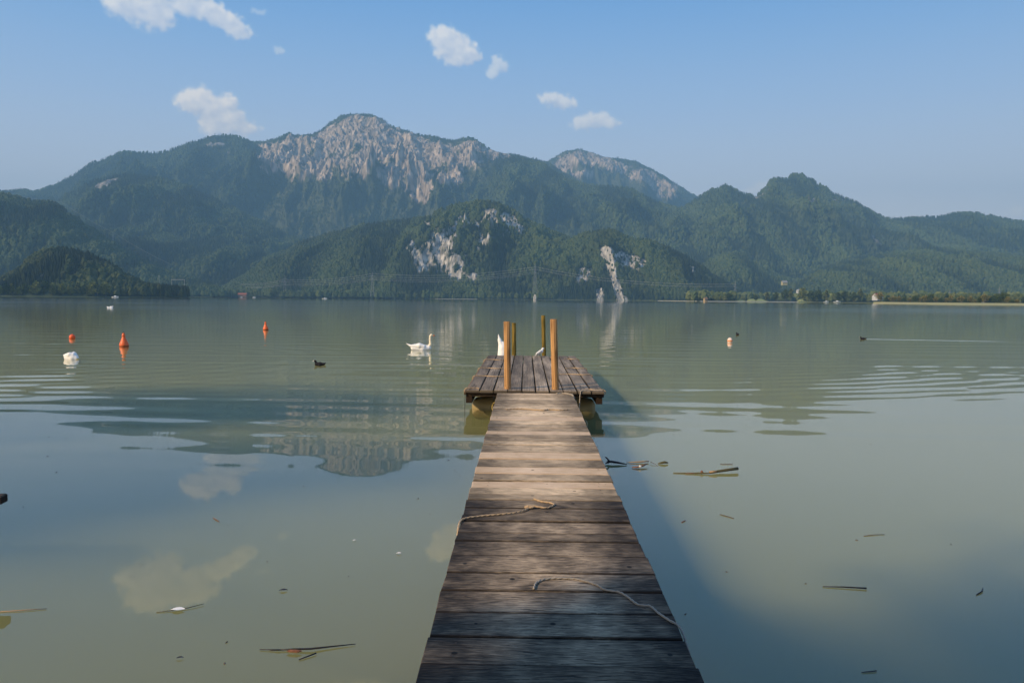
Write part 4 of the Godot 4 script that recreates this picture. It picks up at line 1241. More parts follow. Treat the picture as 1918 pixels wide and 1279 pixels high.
func post_texture(s: int, a: Color, b: Color, stain: Color) -> Array:
	var im := Image.create(512, 256, false, Image.FORMAT_RGB8)
	var bump := Image.create(512, 256, false, Image.FORMAT_L8)
	var n := noise(s, 14.0, 4)
	var big := noise(s + 1, 60.0, 3)
	var crack := noise(s + 2, 22.0, 2, true)
	for y in 256:
		var w := TAU * y / 256.0
		for x in 512:
			var px := cos(w) * 40.0
			var py := sin(w) * 40.0
			var g := n.get_noise_3d(x * 0.06, px, py)
			var l := big.get_noise_3d(x * 0.35, px * 0.7, py * 0.7)
			var c := smoothstep(0.78, 0.95, crack.get_noise_3d(x * 0.04, px, py))
			var col: Color = a.lerp(b, clampf(0.5 + 0.8 * g, 0.0, 1.0))
			col = col.lerp(stain, clampf(l * 1.6 - 0.05, 0.0, 0.85))
			im.set_pixel(x, y, col * (1.0 - 0.5 * c))
			bump.set_pixel(x, y, Color(clampf(0.6 + 0.3 * g - 0.5 * c, 0.0, 1.0), 0, 0))
	return [ImageTexture.create_from_image(im), ImageTexture.create_from_image(bump)]

func rope(called: String, label: String, pts: Array, r: float, m: StandardMaterial3D, group := "") -> void:
	# smoothed path with two strands twisted round each other
	var c := Curve3D.new()
	for i in pts.size():
		var tan: Vector3 = (pts[mini(i + 1, pts.size() - 1)] - pts[maxi(i - 1, 0)]) * 0.18
		c.add_point(pts[i], -tan, tan)
	var n := maxi(12, int(c.get_baked_length() / (r * 1.6)))
	var st := new_st()
	for strand in 2:
		var run := []
		var rad := []
		for i in n + 1:
			var f := i / float(n)
			var p := c.sample_baked(f * c.get_baked_length(), true)
			var w := i * 0.9 + strand * PI
			run.append(p + Vector3(cos(w) * 0.35, sin(w) * 0.35, cos(w) * 0.35) * r)
			rad.append(r * 0.72)
		tube_into(st, run, rad, 6)
	tag(put(called, done(st), m), label, "rope", group)

func make_ropes() -> void:
	var hemp := paint("hemp", 0.40, 0.31, 0.20, 0.9)
	var grey := paint("grey_rope", 0.34, 0.295, 0.235, 0.9)
	var tan_m := paint("tan_rope", 0.46, 0.33, 0.20, 0.9)
	var on := func(x: float, z: float, up := 0.009) -> Vector3: return Vector3(x, gangway_y(z) + up, z)
	rope("rope", "pale frayed rope lying across the nearest planks and hanging over the right edge", [on.call(0.055, -4.30), on.call(0.075, -4.40), on.call(0.15, -4.46), on.call(0.29, -4.46), on.call(0.40, -4.38), on.call(0.45, -4.30), on.call(0.52, -4.27), on.call(0.56, -4.20), on.call(0.60, -4.10), on.call(0.66, -4.08), on.call(0.69, -3.99), on.call(0.73, -3.90), on.call(0.768, -3.83, 0.004), Vector3(0.785, 0.20, -3.72), Vector3(0.79, 0.14, -3.62), Vector3(0.792, 0.06, -3.55), Vector3(0.794, -0.05, -3.52)], 0.0065, grey)
	rope("rope", "tan rope with a knot lying on the gangway planks and passing over the left edge", [Vector3(-0.462, 0.20, -5.42), Vector3(-0.462, 0.262, -5.50), on.call(-0.44, -5.62), on.call(-0.33, -5.70), on.call(-0.20, -5.75), on.call(-0.08, -5.80), on.call(-0.01, -5.86), on.call(0.03, -5.93), on.call(0.06, -5.97, 0.016), on.call(0.10, -5.96, 0.013), on.call(0.17, -5.95), on.call(0.225, -6.03), on.call(0.20, -6.09), on.call(0.13, -6.13), on.call(0.075, -6.20)], 0.007, tan_m)
	var kn := put("rope_knot", make_boulder(8, Vector3(0.045, 0.017, 0.02)), tan_m, get_node("rope_001"))
	kn.position = on.call(0.03, -5.94, 0.014)
	rope("rope", "old tan rope lying straight across the far planks of the gangway", [on.call(-0.26, -10.95), on.call(-0.18, -11.0), on.call(-0.05, -11.02), on.call(0.12, -10.95), on.call(0.25, -10.9), on.call(0.33, -10.98), on.call(0.48, -10.94), on.call(0.60, -11.0)], 0.009, tan_m)
	# lashings over the platform edges
	var dk := func(x: float, z: float) -> Vector3: return Vector3(x, DECK + 0.0026 * (-12.97 - z) + 0.010, z)
	var lash := "rope lashings on the platform edges"
	var say := ["nearest", "second", "third", "fourth"]
	var lz := [-13.15, -15.2, -16.9, -19.2]
	for i in 4:
		var z: float = lz[i]
		var y: float = DECK - 0.02
		var inner: float = [-0.76, -0.36, -0.42, -0.50][i]
		rope("rope", "%s rope lashing round the left edge planks of the platform" % say[i], [Vector3(-0.93, y - 0.06, z + 0.02), Vector3(-1.012, y - 0.03, z), dk.call(-0.985, z), dk.call(-0.8, z - 0.05), dk.call(lerpf(-0.8, inner, 0.5), z + 0.04), dk.call(inner, z - 0.03)], 0.010, tan_m, lash)
	var rz := [-13.10, -15.7, -17.1, -19.6]
	for i in 4:
		var z: float = rz[i]
		var y: float = DECK - 0.02
		var inner: float = [0.98, 0.56, 0.86, 0.95][i]
		rope("rope", "%s rope lashing round the right edge planks of the platform" % say[i], [Vector3(1.25, y - 0.06, z + 0.02), Vector3(1.318, y - 0.03, z), dk.call(1.29, z), dk.call(1.15, z + 0.05), dk.call(lerpf(1.15, inner, 0.5), z - 0.05), dk.call(inner, z + 0.04)], 0.010, tan_m, lash)
	rope("rope", "pale rope hanging down the front of the platform right of the gangway", [Vector3(1.27, DECK + 0.012, -13.0), Vector3(1.05, DECK + 0.012, -12.99), Vector3(0.92, DECK + 0.01, -12.96), Vector3(0.893, DECK - 0.05, -12.94), Vector3(0.888, DECK - 0.16, -12.95), Vector3(0.88, 0.02, -12.95), Vector3(0.878, -0.1, -12.95)], 0.009, grey)
	rope("rope", "thin dark line hanging from the left front corner of the platform into the water", [Vector3(-0.985, DECK - 0.02, -12.95), Vector3(-0.99, 0.2, -12.945), Vector3(-0.99, -0.15, -12.945)], 0.005, paint("dark_line", 0.06, 0.055, 0.03))
	rope("rope", "yellowish rope loop round the barrel left of the gangway", [Vector3(-0.40, 0.10, -13.12), Vector3(-0.46, 0.15, -13.10), Vector3(-0.52, 0.14, -13.09), Vector3(-0.55, 0.07, -13.08), Vector3(-0.53, 0.01, -13.07), Vector3(-0.46, -0.02, -13.07), Vector3(-0.40, 0.02, -13.08)], 0.009, paint("yellow_rope", 0.42, 0.30, 0.08))
	rope("rope", "pale rope end coiled at the right end of the gangway", [on.call(0.50, -12.72), on.call(0.58, -12.78), on.call(0.66, -12.74), on.call(0.72, -12.62), on.call(0.755, -12.50, 0.0), Vector3(0.772, 0.26, -12.45)], 0.012, grey)

func make_platform() -> void:
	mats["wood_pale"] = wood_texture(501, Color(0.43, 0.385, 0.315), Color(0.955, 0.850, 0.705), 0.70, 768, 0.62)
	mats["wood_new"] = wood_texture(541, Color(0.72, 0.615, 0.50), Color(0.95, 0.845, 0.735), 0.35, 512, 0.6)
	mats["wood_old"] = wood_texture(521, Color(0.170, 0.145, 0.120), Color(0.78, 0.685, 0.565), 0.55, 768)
	mats["wood_deck"] = wood_texture(561, Color(0.36, 0.32, 0.27), Color(0.80, 0.715, 0.61), 0.0, 640)
	make_gangway()
	make_float()
	var orange := wood_mat("orange_post", post_texture(601, Color(0.52, 0.37, 0.22), Color(0.88, 0.69, 0.46), Color(0.44, 0.32, 0.19)), Color.WHITE)
	var mossy := wood_mat("mossy_post", post_texture(611, Color(0.40, 0.33, 0.12), Color(0.60, 0.50, 0.24), Color(0.30, 0.27, 0.09)), Color.WHITE)
	post("orange brown wooden post at the left front of the platform, beside the gangway end", Vector3(-0.285, -2.0, -13.2), Vector3(-0.310, 1.475, -13.2), 0.058, orange)
	post("orange brown wooden post at the right front of the platform, beside the gangway end", Vector3(0.56, -2.0, -13.2), Vector3(0.462, 1.52, -13.2), 0.060, orange)
	post("short mossy post at the left back of the platform", Vector3(-0.30, -2.0, -20.9), Vector3(-0.315, 1.22, -20.9), 0.060, mossy)
	post("tall thin mossy post at the right back of the platform, beside the gull", Vector3(0.53, -2.0, -20.95), Vector3(0.455, 1.42, -20.95), 0.056, mossy)
	make_ropes()
	# a plank of a neighbouring landing stage
	var j := thing("landing_stage", "dark weathered plank end of a neighbouring landing stage at the left", "landing stage", Vector3(-3.63, 0.44, -5.42), 0.06)
	put("plank", board(Vector3(2.6, 0.055, 0.10), 0, 3, 0.008, 0.01), wood_mat("old_plank_74", mats["wood_old"], Color(0.74, 0.74, 0.74)), j).position = Vector3(-1.3, 0, 0)
	put("pile", tube([Vector3(-1.5, -1.6, 0), Vector3(-1.5, -0.03, 0)], [0.07, 0.07], 10), mossy, j)

# ---------------------------------------------------------------- birds

func beak_mesh(long: float, r: float) -> ArrayMesh:
	return tube([Vector3.ZERO, Vector3(long * 0.5, -r * 0.15, 0), Vector3(long, -r * 0.5, 0)], [r, r * 0.8, r * 0.25], 8)

func make_birds() -> void:
	var feather := vertex_mat("feather", 0.8)
	var W := Color(0.84, 0.82, 0.78)
	var cream := Color(0.80, 0.70, 0.50)
	var stained := Color(0.55, 0.44, 0.20)
	var orange := paint("orange_beak", 0.70, 0.20, 0.03, 0.5)
	var black := paint("black_beak", 0.015, 0.015, 0.015, 0.5)
	var V := func(x: float, y: float, z: float) -> Vector3: return Vector3(x, y, z)
	var s := thing("swan", "white swan with upright neck swimming to the right", "swan", Vector3(-3.78, 0, -28.3), 0.12)
	put("swan_body", body([[V.call(-.24, .07, 0), V.call(.10, .065, 0), .085, .135, W], [V.call(.10, .065, 0), V.call(.30, .085, 0), .135, .095, W], [V.call(-.22, .10, 0), V.call(-.49, .245, 0), .07, .010, W],
		[V.call(-.36, .165, .035), V.call(-.02, .165, .075), .022, .085, W], [V.call(-.02, .165, .075), V.call(.14, .14, .085), .085, .06, W], [V.call(-.36, .165, -.035), V.call(-.02, .165, -.075), .022, .085, W], [V.call(-.02, .165, -.075), V.call(.14, .14, -.085), .085, .06, W],
		[V.call(.31, .09, 0), V.call(.372, .22, 0), .075, .046, cream], [V.call(.372, .22, 0), V.call(.358, .40, 0), .046, .036, cream], [V.call(.358, .40, 0), V.call(.365, .50, 0), .036, .034, cream], [V.call(.365, .50, 0), V.call(.405, .548, 0), .035, .035, cream],
		[V.call(.405, .548, 0), V.call(.445, .535, 0), .038, .028, cream]], 0.014, 0.03), feather, s)
	put("beak", beak_mesh(0.085, 0.021), orange, s).position = V.call(.462, .530, 0)
	put("beak_knob", body([[V.call(.455, .550, 0), V.call(.478, .540, 0), .014, .010, Color(0.02, 0.02, 0.02)]], 0.004, 0.004), feather, s)
	var f := thing("swan", "white swan feeding with its head under water, beside the buoys", "swan", Vector3(-13.25, 0, -22.9), -0.25)
	put("swan_body", body([[V.call(-.13, .05, 0), V.call(.08, .05, 0), .095, .125, W], [V.call(-.15, .08, 0), V.call(-.25, .13, 0), .06, .012, W], [V.call(-.20, .115, .05), V.call(.02, .135, .07), .025, .075, W], [V.call(-.20, .115, -.05), V.call(.04, .14, -.06), .025, .078, W],
		[V.call(.02, .13, .05), V.call(.13, .155, .055), .062, .026, W], [V.call(.08, .08, 0), V.call(.18, .04, 0), .10, .07, W], [V.call(.17, .05, 0), V.call(.29, -.08, 0), .055, .045, stained]], 0.011, 0.034), feather, f)
	var u := thing("swan", "white swan tipped up with its tail pointing to the sky, behind the platform", "swan", Vector3(-0.80, 0, -26.4), 0.0)
	put("swan_body", body([[V.call(0.02, -.10, 0), V.call(.02, .22, 0), .165, .135, W], [V.call(.02, .22, 0), V.call(-.07, .48, 0), .125, .06, W], [V.call(-.07, .48, 0), V.call(-.12, .68, 0), .055, .010, W],
		[V.call(.10, .10, .06), V.call(.05, .42, .03), .075, .025, W], [V.call(.11, .05, -.05), V.call(.10, .34, -.02), .08, .022, W]], 0.014, 0.04), feather, u)
	# coots: black, white face shield
	var dark := Color(0.012, 0.013, 0.014)
	var slate := Color(0.024, 0.026, 0.028)
	var pale := Color(0.75, 0.72, 0.66)
	var coot := func(label: String, at: Vector3, turn: float, k: float) -> void:
		var c := thing("coot", label, "coot", at, turn, "coots swimming on the lake")
		put("coot_body", body([[V.call(-.15, .035, 0) * k, V.call(-.01, .03, 0) * k, .028 * k, .066 * k, slate], [V.call(-.01, .03, 0) * k, V.call(.10, .03, 0) * k, .066 * k, .055 * k, slate], [V.call(-.13, .045, 0) * k, V.call(-.20, .075, 0) * k, .026 * k, .007 * k, slate], [V.call(.10, .05, 0) * k, V.call(.135, .115, 0) * k, .042 * k, .027 * k, dark],
			[V.call(.135, .118, 0) * k, V.call(.155, .128, 0) * k, .033 * k, .028 * k, dark]], 0.009 * k, 0.02 * k), feather, c)
		put("face_shield", body([[V.call(.180, .142, 0) * k, V.call(.188, .118, 0) * k, .012 * k, .012 * k, pale]], 0.004 * k, 0.004), feather, c)
		var b := put("beak", beak_mesh(0.034 * k, 0.011 * k), paint("pale_beak", 0.72, 0.66, 0.58, 0.5), c)
		b.position = V.call(.190, .120, 0) * k
	coot.call("black coot with a white face swimming left in the middle of the lake", Vector3(-5.66, 0, -21.7), PI, 0.88)
	coot.call("small dark coot seen end on, just above the pale round buoy", Vector3(11.5, 0, -43.4), PI * 0.55, 0.9)
	coot.call("dark coot trailing a long pale wake to its right", Vector3(16.72, 0, -39.7), PI * 0.96, 0.85)
	# gull on the platform
	var g := thing("gull", "small white gull standing on the platform by the tall back post", "gull", Vector3(0.36, DECK + 0.020, -20.45), 0.25)
	var mantle := Color(0.52, 0.53, 0.54)
	put("gull_body", body([[V.call(-.055, .075, 0), V.call(.045, .135, 0), .034, .044, W], [V.call(-.05, .075, 0), V.call(-.13, .02, 0), .024, .008, Color(0.62, 0.6, 0.58)], [V.call(.05, .145, 0), V.call(.078, .20, 0), .032, .024, W], [V.call(.08, .203, 0), V.call(.095, .207, 0), .026, .023, W],
		[V.call(-.085, .075, .03), V.call(.02, .14, .035), .018, .026, mantle], [V.call(-.085, .075, -.03), V.call(.02, .14, -.035), .018, .026, mantle]], 0.0065, 0.016), feather, g)
	put("beak", beak_mesh(0.032, 0.007), paint("dark_red_beak", 0.22, 0.04, 0.03, 0.5), g).position = V.call(.116, .205, 0)
	for z in [-0.018, 0.018]:
		put("leg", tube([V.call(0, .09, z), V.call(.005, .04, z), V.call(0, 0, z), V.call(.03, -.006, z)], [.006, .004, .004, .003], 5), paint("dark_red_beak", 0.22, 0.04, 0.03, 0.5), g)
	# two far birds
	var far := thing("swan", "distant white swan resting far out, left of the conical buoys", "swan", Vector3(-62.0, 0, -117.6), 0.3)
	put("swan_body", body([[V.call(-.30, .06, 0), V.call(.22, .06, 0), .10, .15, W], [V.call(-.3, .16, 0), V.call(-.52, .24, 0), .09, .02, W], [V.call(.05, .22, 0), V.call(.3, .24, 0), .08, .05, W], [V.call(.33, .2, 0), V.call(.40, .30, 0), .05, .04, W]], 0.03, 0.05), feather, far)

# ---------------------------------------------------------------- buoys

func make_buoys() -> void:
	var orange := paint("orange_plastic", 0.74, 0.135, 0.035, 0.45)
	var cone := func(label: String, at: Vector3, k: float) -> void:
		var b := thing("buoy", label, "buoy", at, 0.4, "orange cone shaped buoys")
		b.rotation.z = 0.03
		b.scale = Vector3.ONE * k
		put("buoy_body", lathe([Vector2(0.01, -0.16), Vector2(0.10, -0.14), Vector2(0.15, -0.06), Vector2(0.158, 0.0), Vector2(0.163, 0.035), Vector2(0.164, 0.07), Vector2(0.156, 0.11), Vector2(0.136, 0.16), Vector2(0.106, 0.225), Vector2(0.076, 0.30), Vector2(0.056, 0.365), Vector2(0.052, 0.385), Vector2(0.066, 0.392), Vector2(0.07, 0.412), Vector2(0.058, 0.43), Vector2(0.05, 0.445), Vector2(0.045, 0.49), Vector2(0.025, 0.505), Vector2(0.004, 0.508)], 28), orange, b)
		put("lifting_ring", tube([Vector3(-0.03, 0.49, 0), Vector3(-0.03, 0.53, 0), Vector3(0, 0.545, 0), Vector3(0.03, 0.53, 0), Vector3(0.03, 0.49, 0)], [0.008, 0.008, 0.008, 0.008, 0.008], 6), paint("dark_steel", 0.10, 0.09, 0.08, 0.5), b)
		put("waterline_stain", lathe([Vector2(0.1592, -0.01), Vector2(0.1628, 0.012), Vector2(0.1652, 0.034)], 28), paint("algae_band", 0.16, 0.055, 0.015, 0.7), b)
	cone.call("larger orange cone buoy right of the feeding swan", Vector3(-14.75, 0, -28.9), 0.98)
	cone.call("smaller looking orange cone buoy farther out toward the middle", Vector3(-14.65, 0, -44.5), 0.92)
	var ball := thing("buoy", "round red orange ball buoy behind the feeding swan", "buoy", Vector3(-19.55, 0.06, -33.9))
	put("buoy_body", ball_mesh(0.125), paint("red_orange_plastic", 0.78, 0.115, 0.03, 0.4), ball)
	put("eyelet", tube([Vector3(-0.02, 0.115, 0), Vector3(-0.015, 0.145, 0), Vector3(0.015, 0.145, 0), Vector3(0.02, 0.115, 0)], [0.008, 0.008, 0.008, 0.008], 6), orange, ball)
	var pale := thing("buoy", "round pale pinkish white buoy with an orange patch on the right of the lake", "buoy", Vector3(9.1, 0.07, -35.6))
	put("buoy_body", ball_mesh(0.115, 1.2), paint("faded_pink_plastic", 0.80, 0.58, 0.46, 0.5), pale)
	put("orange_patch", lathe([Vector2(0.1155, -0.03), Vector2(0.119, 0.0), Vector2(0.1165, 0.03)], 24), paint("faded_orange", 0.66, 0.24, 0.08, 0.5), pale)

func ball_mesh(r: float, tall := 1.0) -> ArrayMesh:
	var p := []
	for i in 15:
		var a := -PI / 2.0 + PI * i / 14.0
		p.append(Vector2(maxf(cos(a) * r, 0.001), sin(a) * r * tall))
	return lathe(p, 24)

# ---------------------------------------------------------------- things afloat

func stick(called: String, label: String, category: String, pts: Array, rad: Array, m: StandardMaterial3D, group := "") -> Node3D:
	var t := thing(called, label, category, pts[0], 0.0, group)
	var run := []
	for p in pts: run.append(p - pts[0])
	var thin := []
	for r in rad: thin.append(r * 0.72)
	put("stem", tube(run, thin, 8, true, 1.0), m, t)
	return t

func leaf(label: String, at: Vector3, long: float, turn: float, m: StandardMaterial3D) -> void:
	var st := new_st()
	for i in 6:
		var a := i / 6.0
		var b := (i + 1) / 6.0
		var wa := sin(PI * a) * long * 0.28
		var wb := sin(PI * b) * long * 0.28
		var ya := 0.009 + 0.003 * sin(PI * a)
		var yb := 0.009 + 0.003 * sin(PI * b)
		for s in [-1.0, 1.0]:
			quad(st, Vector3(a * long, ya, 0), Vector3(b * long, yb, 0), Vector3(b * long, yb + 0.003, s * wb), Vector3(a * long, ya + 0.003, s * wa), Vector3(long / 2.0, -5, 0))
	var o := put("floating_leaf", done(st), m)
	o.position = at - Vector3(0, 0.008, 0)
	o.rotation.y = turn
	tag(o, label, "leaf", "leaves afloat on the water")

func make_drift() -> void:
	var bark := paint("wet_bark", 0.10, 0.075, 0.045, 0.6)
	var black := paint("wet_black_wood", 0.025, 0.022, 0.02, 0.5)
	var tanw := paint("bare_tan_wood", 0.34, 0.22, 0.11, 0.75)
	var redw := paint("red_brown_wood", 0.20, 0.085, 0.045, 0.7)
	var green := paint("green_twig", 0.10, 0.085, 0.035, 0.8)
	var l := stick("driftwood", "longest driftwood branch, tan and mossy, drifting right of the gangway", "driftwood", [Vector3(1.60, 0.004, -8.50), Vector3(1.75, 0.006, -8.49), Vector3(1.86, 0.010, -8.48), Vector3(1.98, 0.012, -8.47), Vector3(2.06, 0.020, -8.52), Vector3(2.20, 0.030, -8.57), Vector3(2.32, 0.036, -8.62)], [0.006, 0.008, 0.012, 0.010, 0.020, 0.022, 0.024], green)
	put("knot", make_boulder(3, Vector3(0.02, 0.022, 0.02)), redw, l).position = Vector3(0.30, 0.012, 0.01)
	put("side_twig", tube([Vector3(0.25, 0.0, 0), Vector3(0.20, 0.004, 0.03), Vector3(0.12, 0.003, 0.04)], [0.006, 0.005, 0.003], 6), redw, l)
	put("bare_patch", tube([Vector3(0.38, 0.016, 0.018), Vector3(0.46, 0.026, 0.006)], [0.012, 0.012], 8), tanw, l)
	var d := stick("driftwood", "black forked stick drifting against the right gangway edge", "driftwood", [Vector3(0.93, 0.02, -8.96), Vector3(0.98, 0.028, -8.95), Vector3(1.06, 0.02, -8.93), Vector3(1.15, 0.008, -8.90)], [0.016, 0.02, 0.017, 0.006], black)
	put("fork", tube([Vector3(0.03, 0.01, 0), Vector3(0.0, 0.045, 0.0), Vector3(-0.02, 0.06, 0.01)], [0.012, 0.009, 0.005], 6), black, d)
	put("fork", tube([Vector3(0.02, 0.0, 0.01), Vector3(-0.02, -0.005, 0.05)], [0.012, 0.006], 6), black, d)
	stick("driftwood", "straight tan stick floating behind the black forked stick", "driftwood", [Vector3(1.16, 0.006, -9.02), Vector3(1.25, 0.010, -9.02), Vector3(1.34, 0.014, -9.03), Vector3(1.42, 0.016, -9.05)], [0.004, 0.009, 0.012, 0.010], tanw)
	var p := stick("driftwood", "short brown and white piece of bark between the sticks", "driftwood", [Vector3(1.19, 0.010, -8.74), Vector3(1.26, 0.014, -8.74), Vector3(1.31, 0.02, -8.78), Vector3(1.37, 0.03, -8.84)], [0.008, 0.014, 0.015, 0.008], redw)
	put("white_patch", make_boulder(4, Vector3(0.018, 0.016, 0.014)), paint("white_fungus", 0.7, 0.66, 0.6), p).position = Vector3(0.085, 0.012, 0.01)
	stick("driftwood", "small mossy lump of wood right of the tan stick", "driftwood", [Vector3(1.51, 0.004, -8.98), Vector3(1.55, 0.014, -8.98), Vector3(1.59, 0.02, -8.99), Vector3(1.63, 0.012, -9.0)], [0.005, 0.016, 0.02, 0.01], green)
	stick("twig", "bent thin twig standing up from the water by the tan stick", "twig", [Vector3(1.43, 0.02, -9.0), Vector3(1.47, 0.012, -8.93), Vector3(1.50, -0.004, -8.86)], [0.005, 0.004, 0.003], bark)
	stick("twig", "thin twig with a raised tip beyond the longest branch", "twig", [Vector3(2.22, 0.003, -9.0), Vector3(2.30, 0.004, -9.0), Vector3(2.36, 0.006, -9.0), Vector3(2.365, 0.03, -9.0)], [0.004, 0.005, 0.005, 0.003], bark)
	stick("stick", "long straight dark stick floating alone in the shade on the right", "stick", [Vector3(1.95, 0.004, -5.13), Vector3(2.08, 0.007, -5.12), Vector3(2.22, 0.008, -5.10)], [0.004, 0.006, 0.008], black)
	stick("stick", "short dark stick floating at the bottom right", "stick", [Vector3(1.70, 0.003, -3.93), Vector3(1.78, 0.005, -3.945)], [0.003, 0.005], black)
	stick("twig", "dark slanting twig below the longest driftwood branch", "twig", [Vector3(1.70, 0.004, -6.86), Vector3(1.75, 0.004, -6.80), Vector3(1.79, 0.003, -6.74)], [0.004, 0.005, 0.004], bark)
	stick("twig", "pair of crossed dark twigs near the right edge", "twig", [Vector3(2.88, 0.004, -5.02), Vector3(2.95, 0.006, -5.08), Vector3(2.99, 0.006, -5.14)], [0.004, 0.006, 0.004], black)
	stick("twig", "faint grey twig floating on the right open water", "twig", [Vector3(2.70, 0.002, -6.28), Vector3(2.80, 0.004, -6.31), Vector3(2.88, 0.004, -6.32)], [0.004, 0.004, 0.003], bark)
	stick("twig", "small red twig floating near the shadow edge right of the gangway", "twig", [Vector3(1.32, 0.003, -6.60), Vector3(1.36, 0.004, -6.65)], [0.006, 0.005], redw)
	var b := stick("branch", "dark thin branch with a leaf clump at the lower left of the gangway", "branch", [Vector3(-1.33, 0.004, -4.07), Vector3(-1.22, 0.008, -4.08), Vector3(-1.12, 0.012, -4.08), Vector3(-1.02, 0.008, -4.12), Vector3(-0.90, 0.006, -4.16)], [0.004, 0.007, 0.008, 0.006, 0.003], black)
	put("leaf_clump", make_boulder(5, Vector3(0.045, 0.008, 0.015)), redw, b).position = Vector3(0.13, 0.008, 0.02)
	put("side_twig", tube([Vector3(0.18, 0.0, 0.1), Vector3(0.25, 0.004, 0.03)], [0.003, 0.004], 6), black, b)
	put("side_twig", tube([Vector3(-0.06, 0.0, -0.01), Vector3(0.05, 0.004, 0.0)], [0.002, 0.004], 6), black, b)
	var q := stick("twig", "pale green twig with a white feather on it, left foreground", "twig", [Vector3(-2.16, 0.003, -4.55), Vector3(-2.08, 0.005, -4.58), Vector3(-2.0, 0.006, -4.62), Vector3(-1.93, 0.008, -4.68)], [0.003, 0.004, 0.004, 0.002], green)
	q.name = q.name
	leaf("white curled feather lying on the pale green twig", Vector3(-2.09, 0.006, -4.585), 0.085, 0.1, paint("white_feather", 0.82, 0.80, 0.76))
	stick("twig", "red twig floating left of the gangway by the cloud reflection", "twig", [Vector3(-2.62, 0.003, -6.56), Vector3(-2.57, 0.005, -6.50), Vector3(-2.52, 0.003, -6.44)], [0.003, 0.005, 0.003], redw)
	stick("reed", "thin pale reed stalk floating at the left edge", "reed", [Vector3(-3.1, 0.003, -4.52), Vector3(-2.95, 0.005, -4.55), Vector3(-2.83, 0.004, -4.58)], [0.004, 0.004, 0.003], tanw)
	leaf("white petal floating left of the middle of the gangway", Vector3(-1.31, 0.004, -5.97), 0.028, 0.5, paint("white_feather", 0.82, 0.80, 0.76))
	leaf("white petal floating nearest to the left gangway edge", Vector3(-0.93, 0.004, -5.68), 0.04, 0.2, paint("white_feather", 0.82, 0.80, 0.76))
	leaf("dark leaf floating below the reflection of the top left cloud", Vector3(-1.55, 0.004, -4.92), 0.055, 0.2, black)
	leaf("small dark leaf at the very bottom left", Vector3(-1.78, 0.004, -3.96), 0.035, 0.3, black)
	# specks of seed and bark
	var st := new_st(false)
	for i in 50:
		var d2 := rng.randf_range(3.4, 11.0)
		var x := rng.randf_range(-0.66, 0.62) * d2
		if absf(x - 0.15) < 0.7: continue
		var c := Vector3(x, 0.002, -d2)
		var r := rng.randf_range(0.004, 0.011)
		var a := rng.randf() * TAU
		var e := Vector3(cos(a), 0, sin(a)) * r * 1.6
		var g := Vector3(-sin(a), 0, cos(a)) * r * 0.6
		tri(st, c - e, c + g, c + Vector3(0, r * 0.5, 0), c - Vector3(0, 1, 0))
		tri(st, c + e, c + g, c + Vector3(0, r * 0.5, 0), c - Vector3(0, 1, 0))
		tri(st, c - e, c - g, c + Vector3(0, r * 0.5, 0), c - Vector3(0, 1, 0))
		tri(st, c + e, c - g, c + Vector3(0, r * 0.5, 0), c - Vector3(0, 1, 0))
	tag(put("floating_debris", done(st), bark), "tiny bark and seed specks scattered on the near water", "", "", "stuff")

# ---------------------------------------------------------------- scene

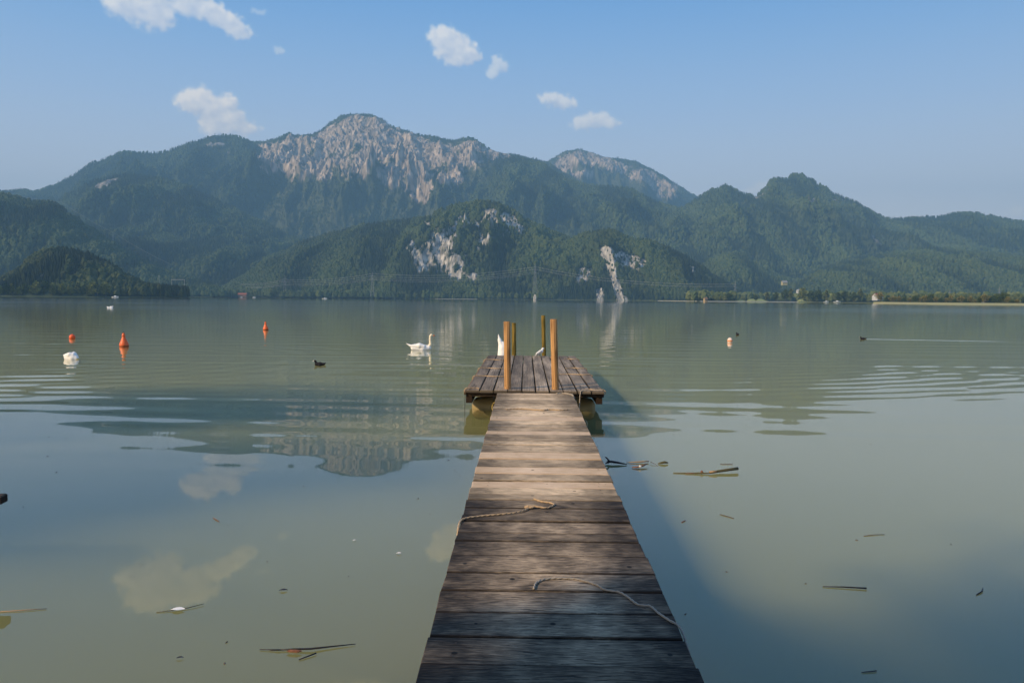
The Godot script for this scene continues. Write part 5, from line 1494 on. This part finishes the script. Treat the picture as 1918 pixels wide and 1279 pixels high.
func _ready() -> void:
	rng.seed = 4711
	var cam := Camera3D.new()
	cam.name = "camera"
	cam.fov = 46.41
	cam.near = 0.05
	cam.far = 30000.0
	cam.transform = Transform3D(Basis(Vector3.UP, deg_to_rad(1.0)) * Basis(Vector3.RIGHT, -atan(80.0 / 1492.0)) * Basis(Vector3.BACK, deg_to_rad(0.45)), Vector3(0, EYE, 0))
	add_child(cam)
	cam.current = true
	var sun := DirectionalLight3D.new()
	sun.name = "sun"
	sun.light_color = Color(1.0, 0.89, 0.735)
	sun.light_energy = 1.6
	sun.light_angular_distance = 1.4
	sun.shadow_enabled = true
	add_child(sun)
	sun.look_at_from_position(Vector3.ZERO, SUN_DIR, Vector3.UP)
	var env := Environment.new()
	env.background_mode = Environment.BG_SKY
	var sm := PanoramaSkyMaterial.new()
	sm.panorama = make_sky()
	var sky := Sky.new()
	sky.sky_material = sm
	env.sky = sky
	env.tonemap_mode = Environment.TONE_MAPPER_LINEAR
	env.tonemap_exposure = 1.0
	env.background_energy_multiplier = 1.33
	env.sdfgi_enabled = true
	env.ssao_enabled = true
	env.ssil_enabled = true
	env.fog_enabled = true
	env.fog_density = 0.000145
	env.fog_light_color = lin(0.34, 0.67, 0.95)
	env.volumetric_fog_enabled = true
	env.volumetric_fog_density = 0.0
	var we := WorldEnvironment.new()
	we.name = "environment"
	we.environment = env
	add_child(we)

	mats["pine_mesh"] = pine_shape()
	mats["leafy_mesh"] = leafy_shape()
	make_lake()
	make_ground()
	make_mountains()
	flat_wood("low mixed wood on the plain behind the right shore", 9000, 270.0, 1500.0, -1330.0, -2150.0, 15.0, Color(0.055, 0.080, 0.026), Color(0.130, 0.145, 0.050))
	flat_wood("strip of low trees behind the grass spit", 3500, 450.0, 1100.0, -930.0, -1300.0, 10.0, Color(0.050, 0.072, 0.025), Color(0.11, 0.12, 0.045))
	flat_wood("belt of low trees along the foot of the rocky humps", 1700, -820.0, 240.0, -1968.0, -2040.0, 16.0, Color(0.040, 0.062, 0.020), Color(0.085, 0.105, 0.035))
	make_far_structures()
	make_shore_trees()
	make_platform()
	make_buoys()
	make_birds()
	make_drift()
	# trees on the bank behind the viewer, whose shade lies over the near planks
	var la := Color(0.045, 0.070, 0.022)
	var lb := Color(0.095, 0.115, 0.038)
	var near_group := "trees on the near bank"
	rng.seed = 5
	var t := make_tree("broadleaf_tree", "large ash tree on the bank, behind and left of the gangway start", 15.0, 13.5, 18000, 0.55, "leaf", la, lb, near_group)
	t.position = Vector3(-8.66, 0.9, 9.18)
	var t2 := make_tree("broadleaf_tree", "smaller maple tree on the left bank, nearer to the water", 13.0, 7.5, 3600, 0.42, "leaf", la, lb, near_group)
	t2.position = Vector3(-20.2, 0.6, 1.6)
	var t3 := make_tree("broadleaf_tree", "tall maple tree on the left bank, farthest from the gangway", 15.5, 9.5, 5200, 0.48, "leaf", la, lb, near_group)
	t3.position = Vector3(-25.2, 0.5, -1.0)
	for k in 6:
		copy_thing(t2 if k % 2 else t3, "%s bank tree to the right of the gangway start" % ORDER[k], Vector3(3.5 + k * 6.0, 0.8, 10.5 + 1.5 * (k % 3)), k * 1.7, Vector3.ONE * (0.8 + 0.05 * (k % 3)))
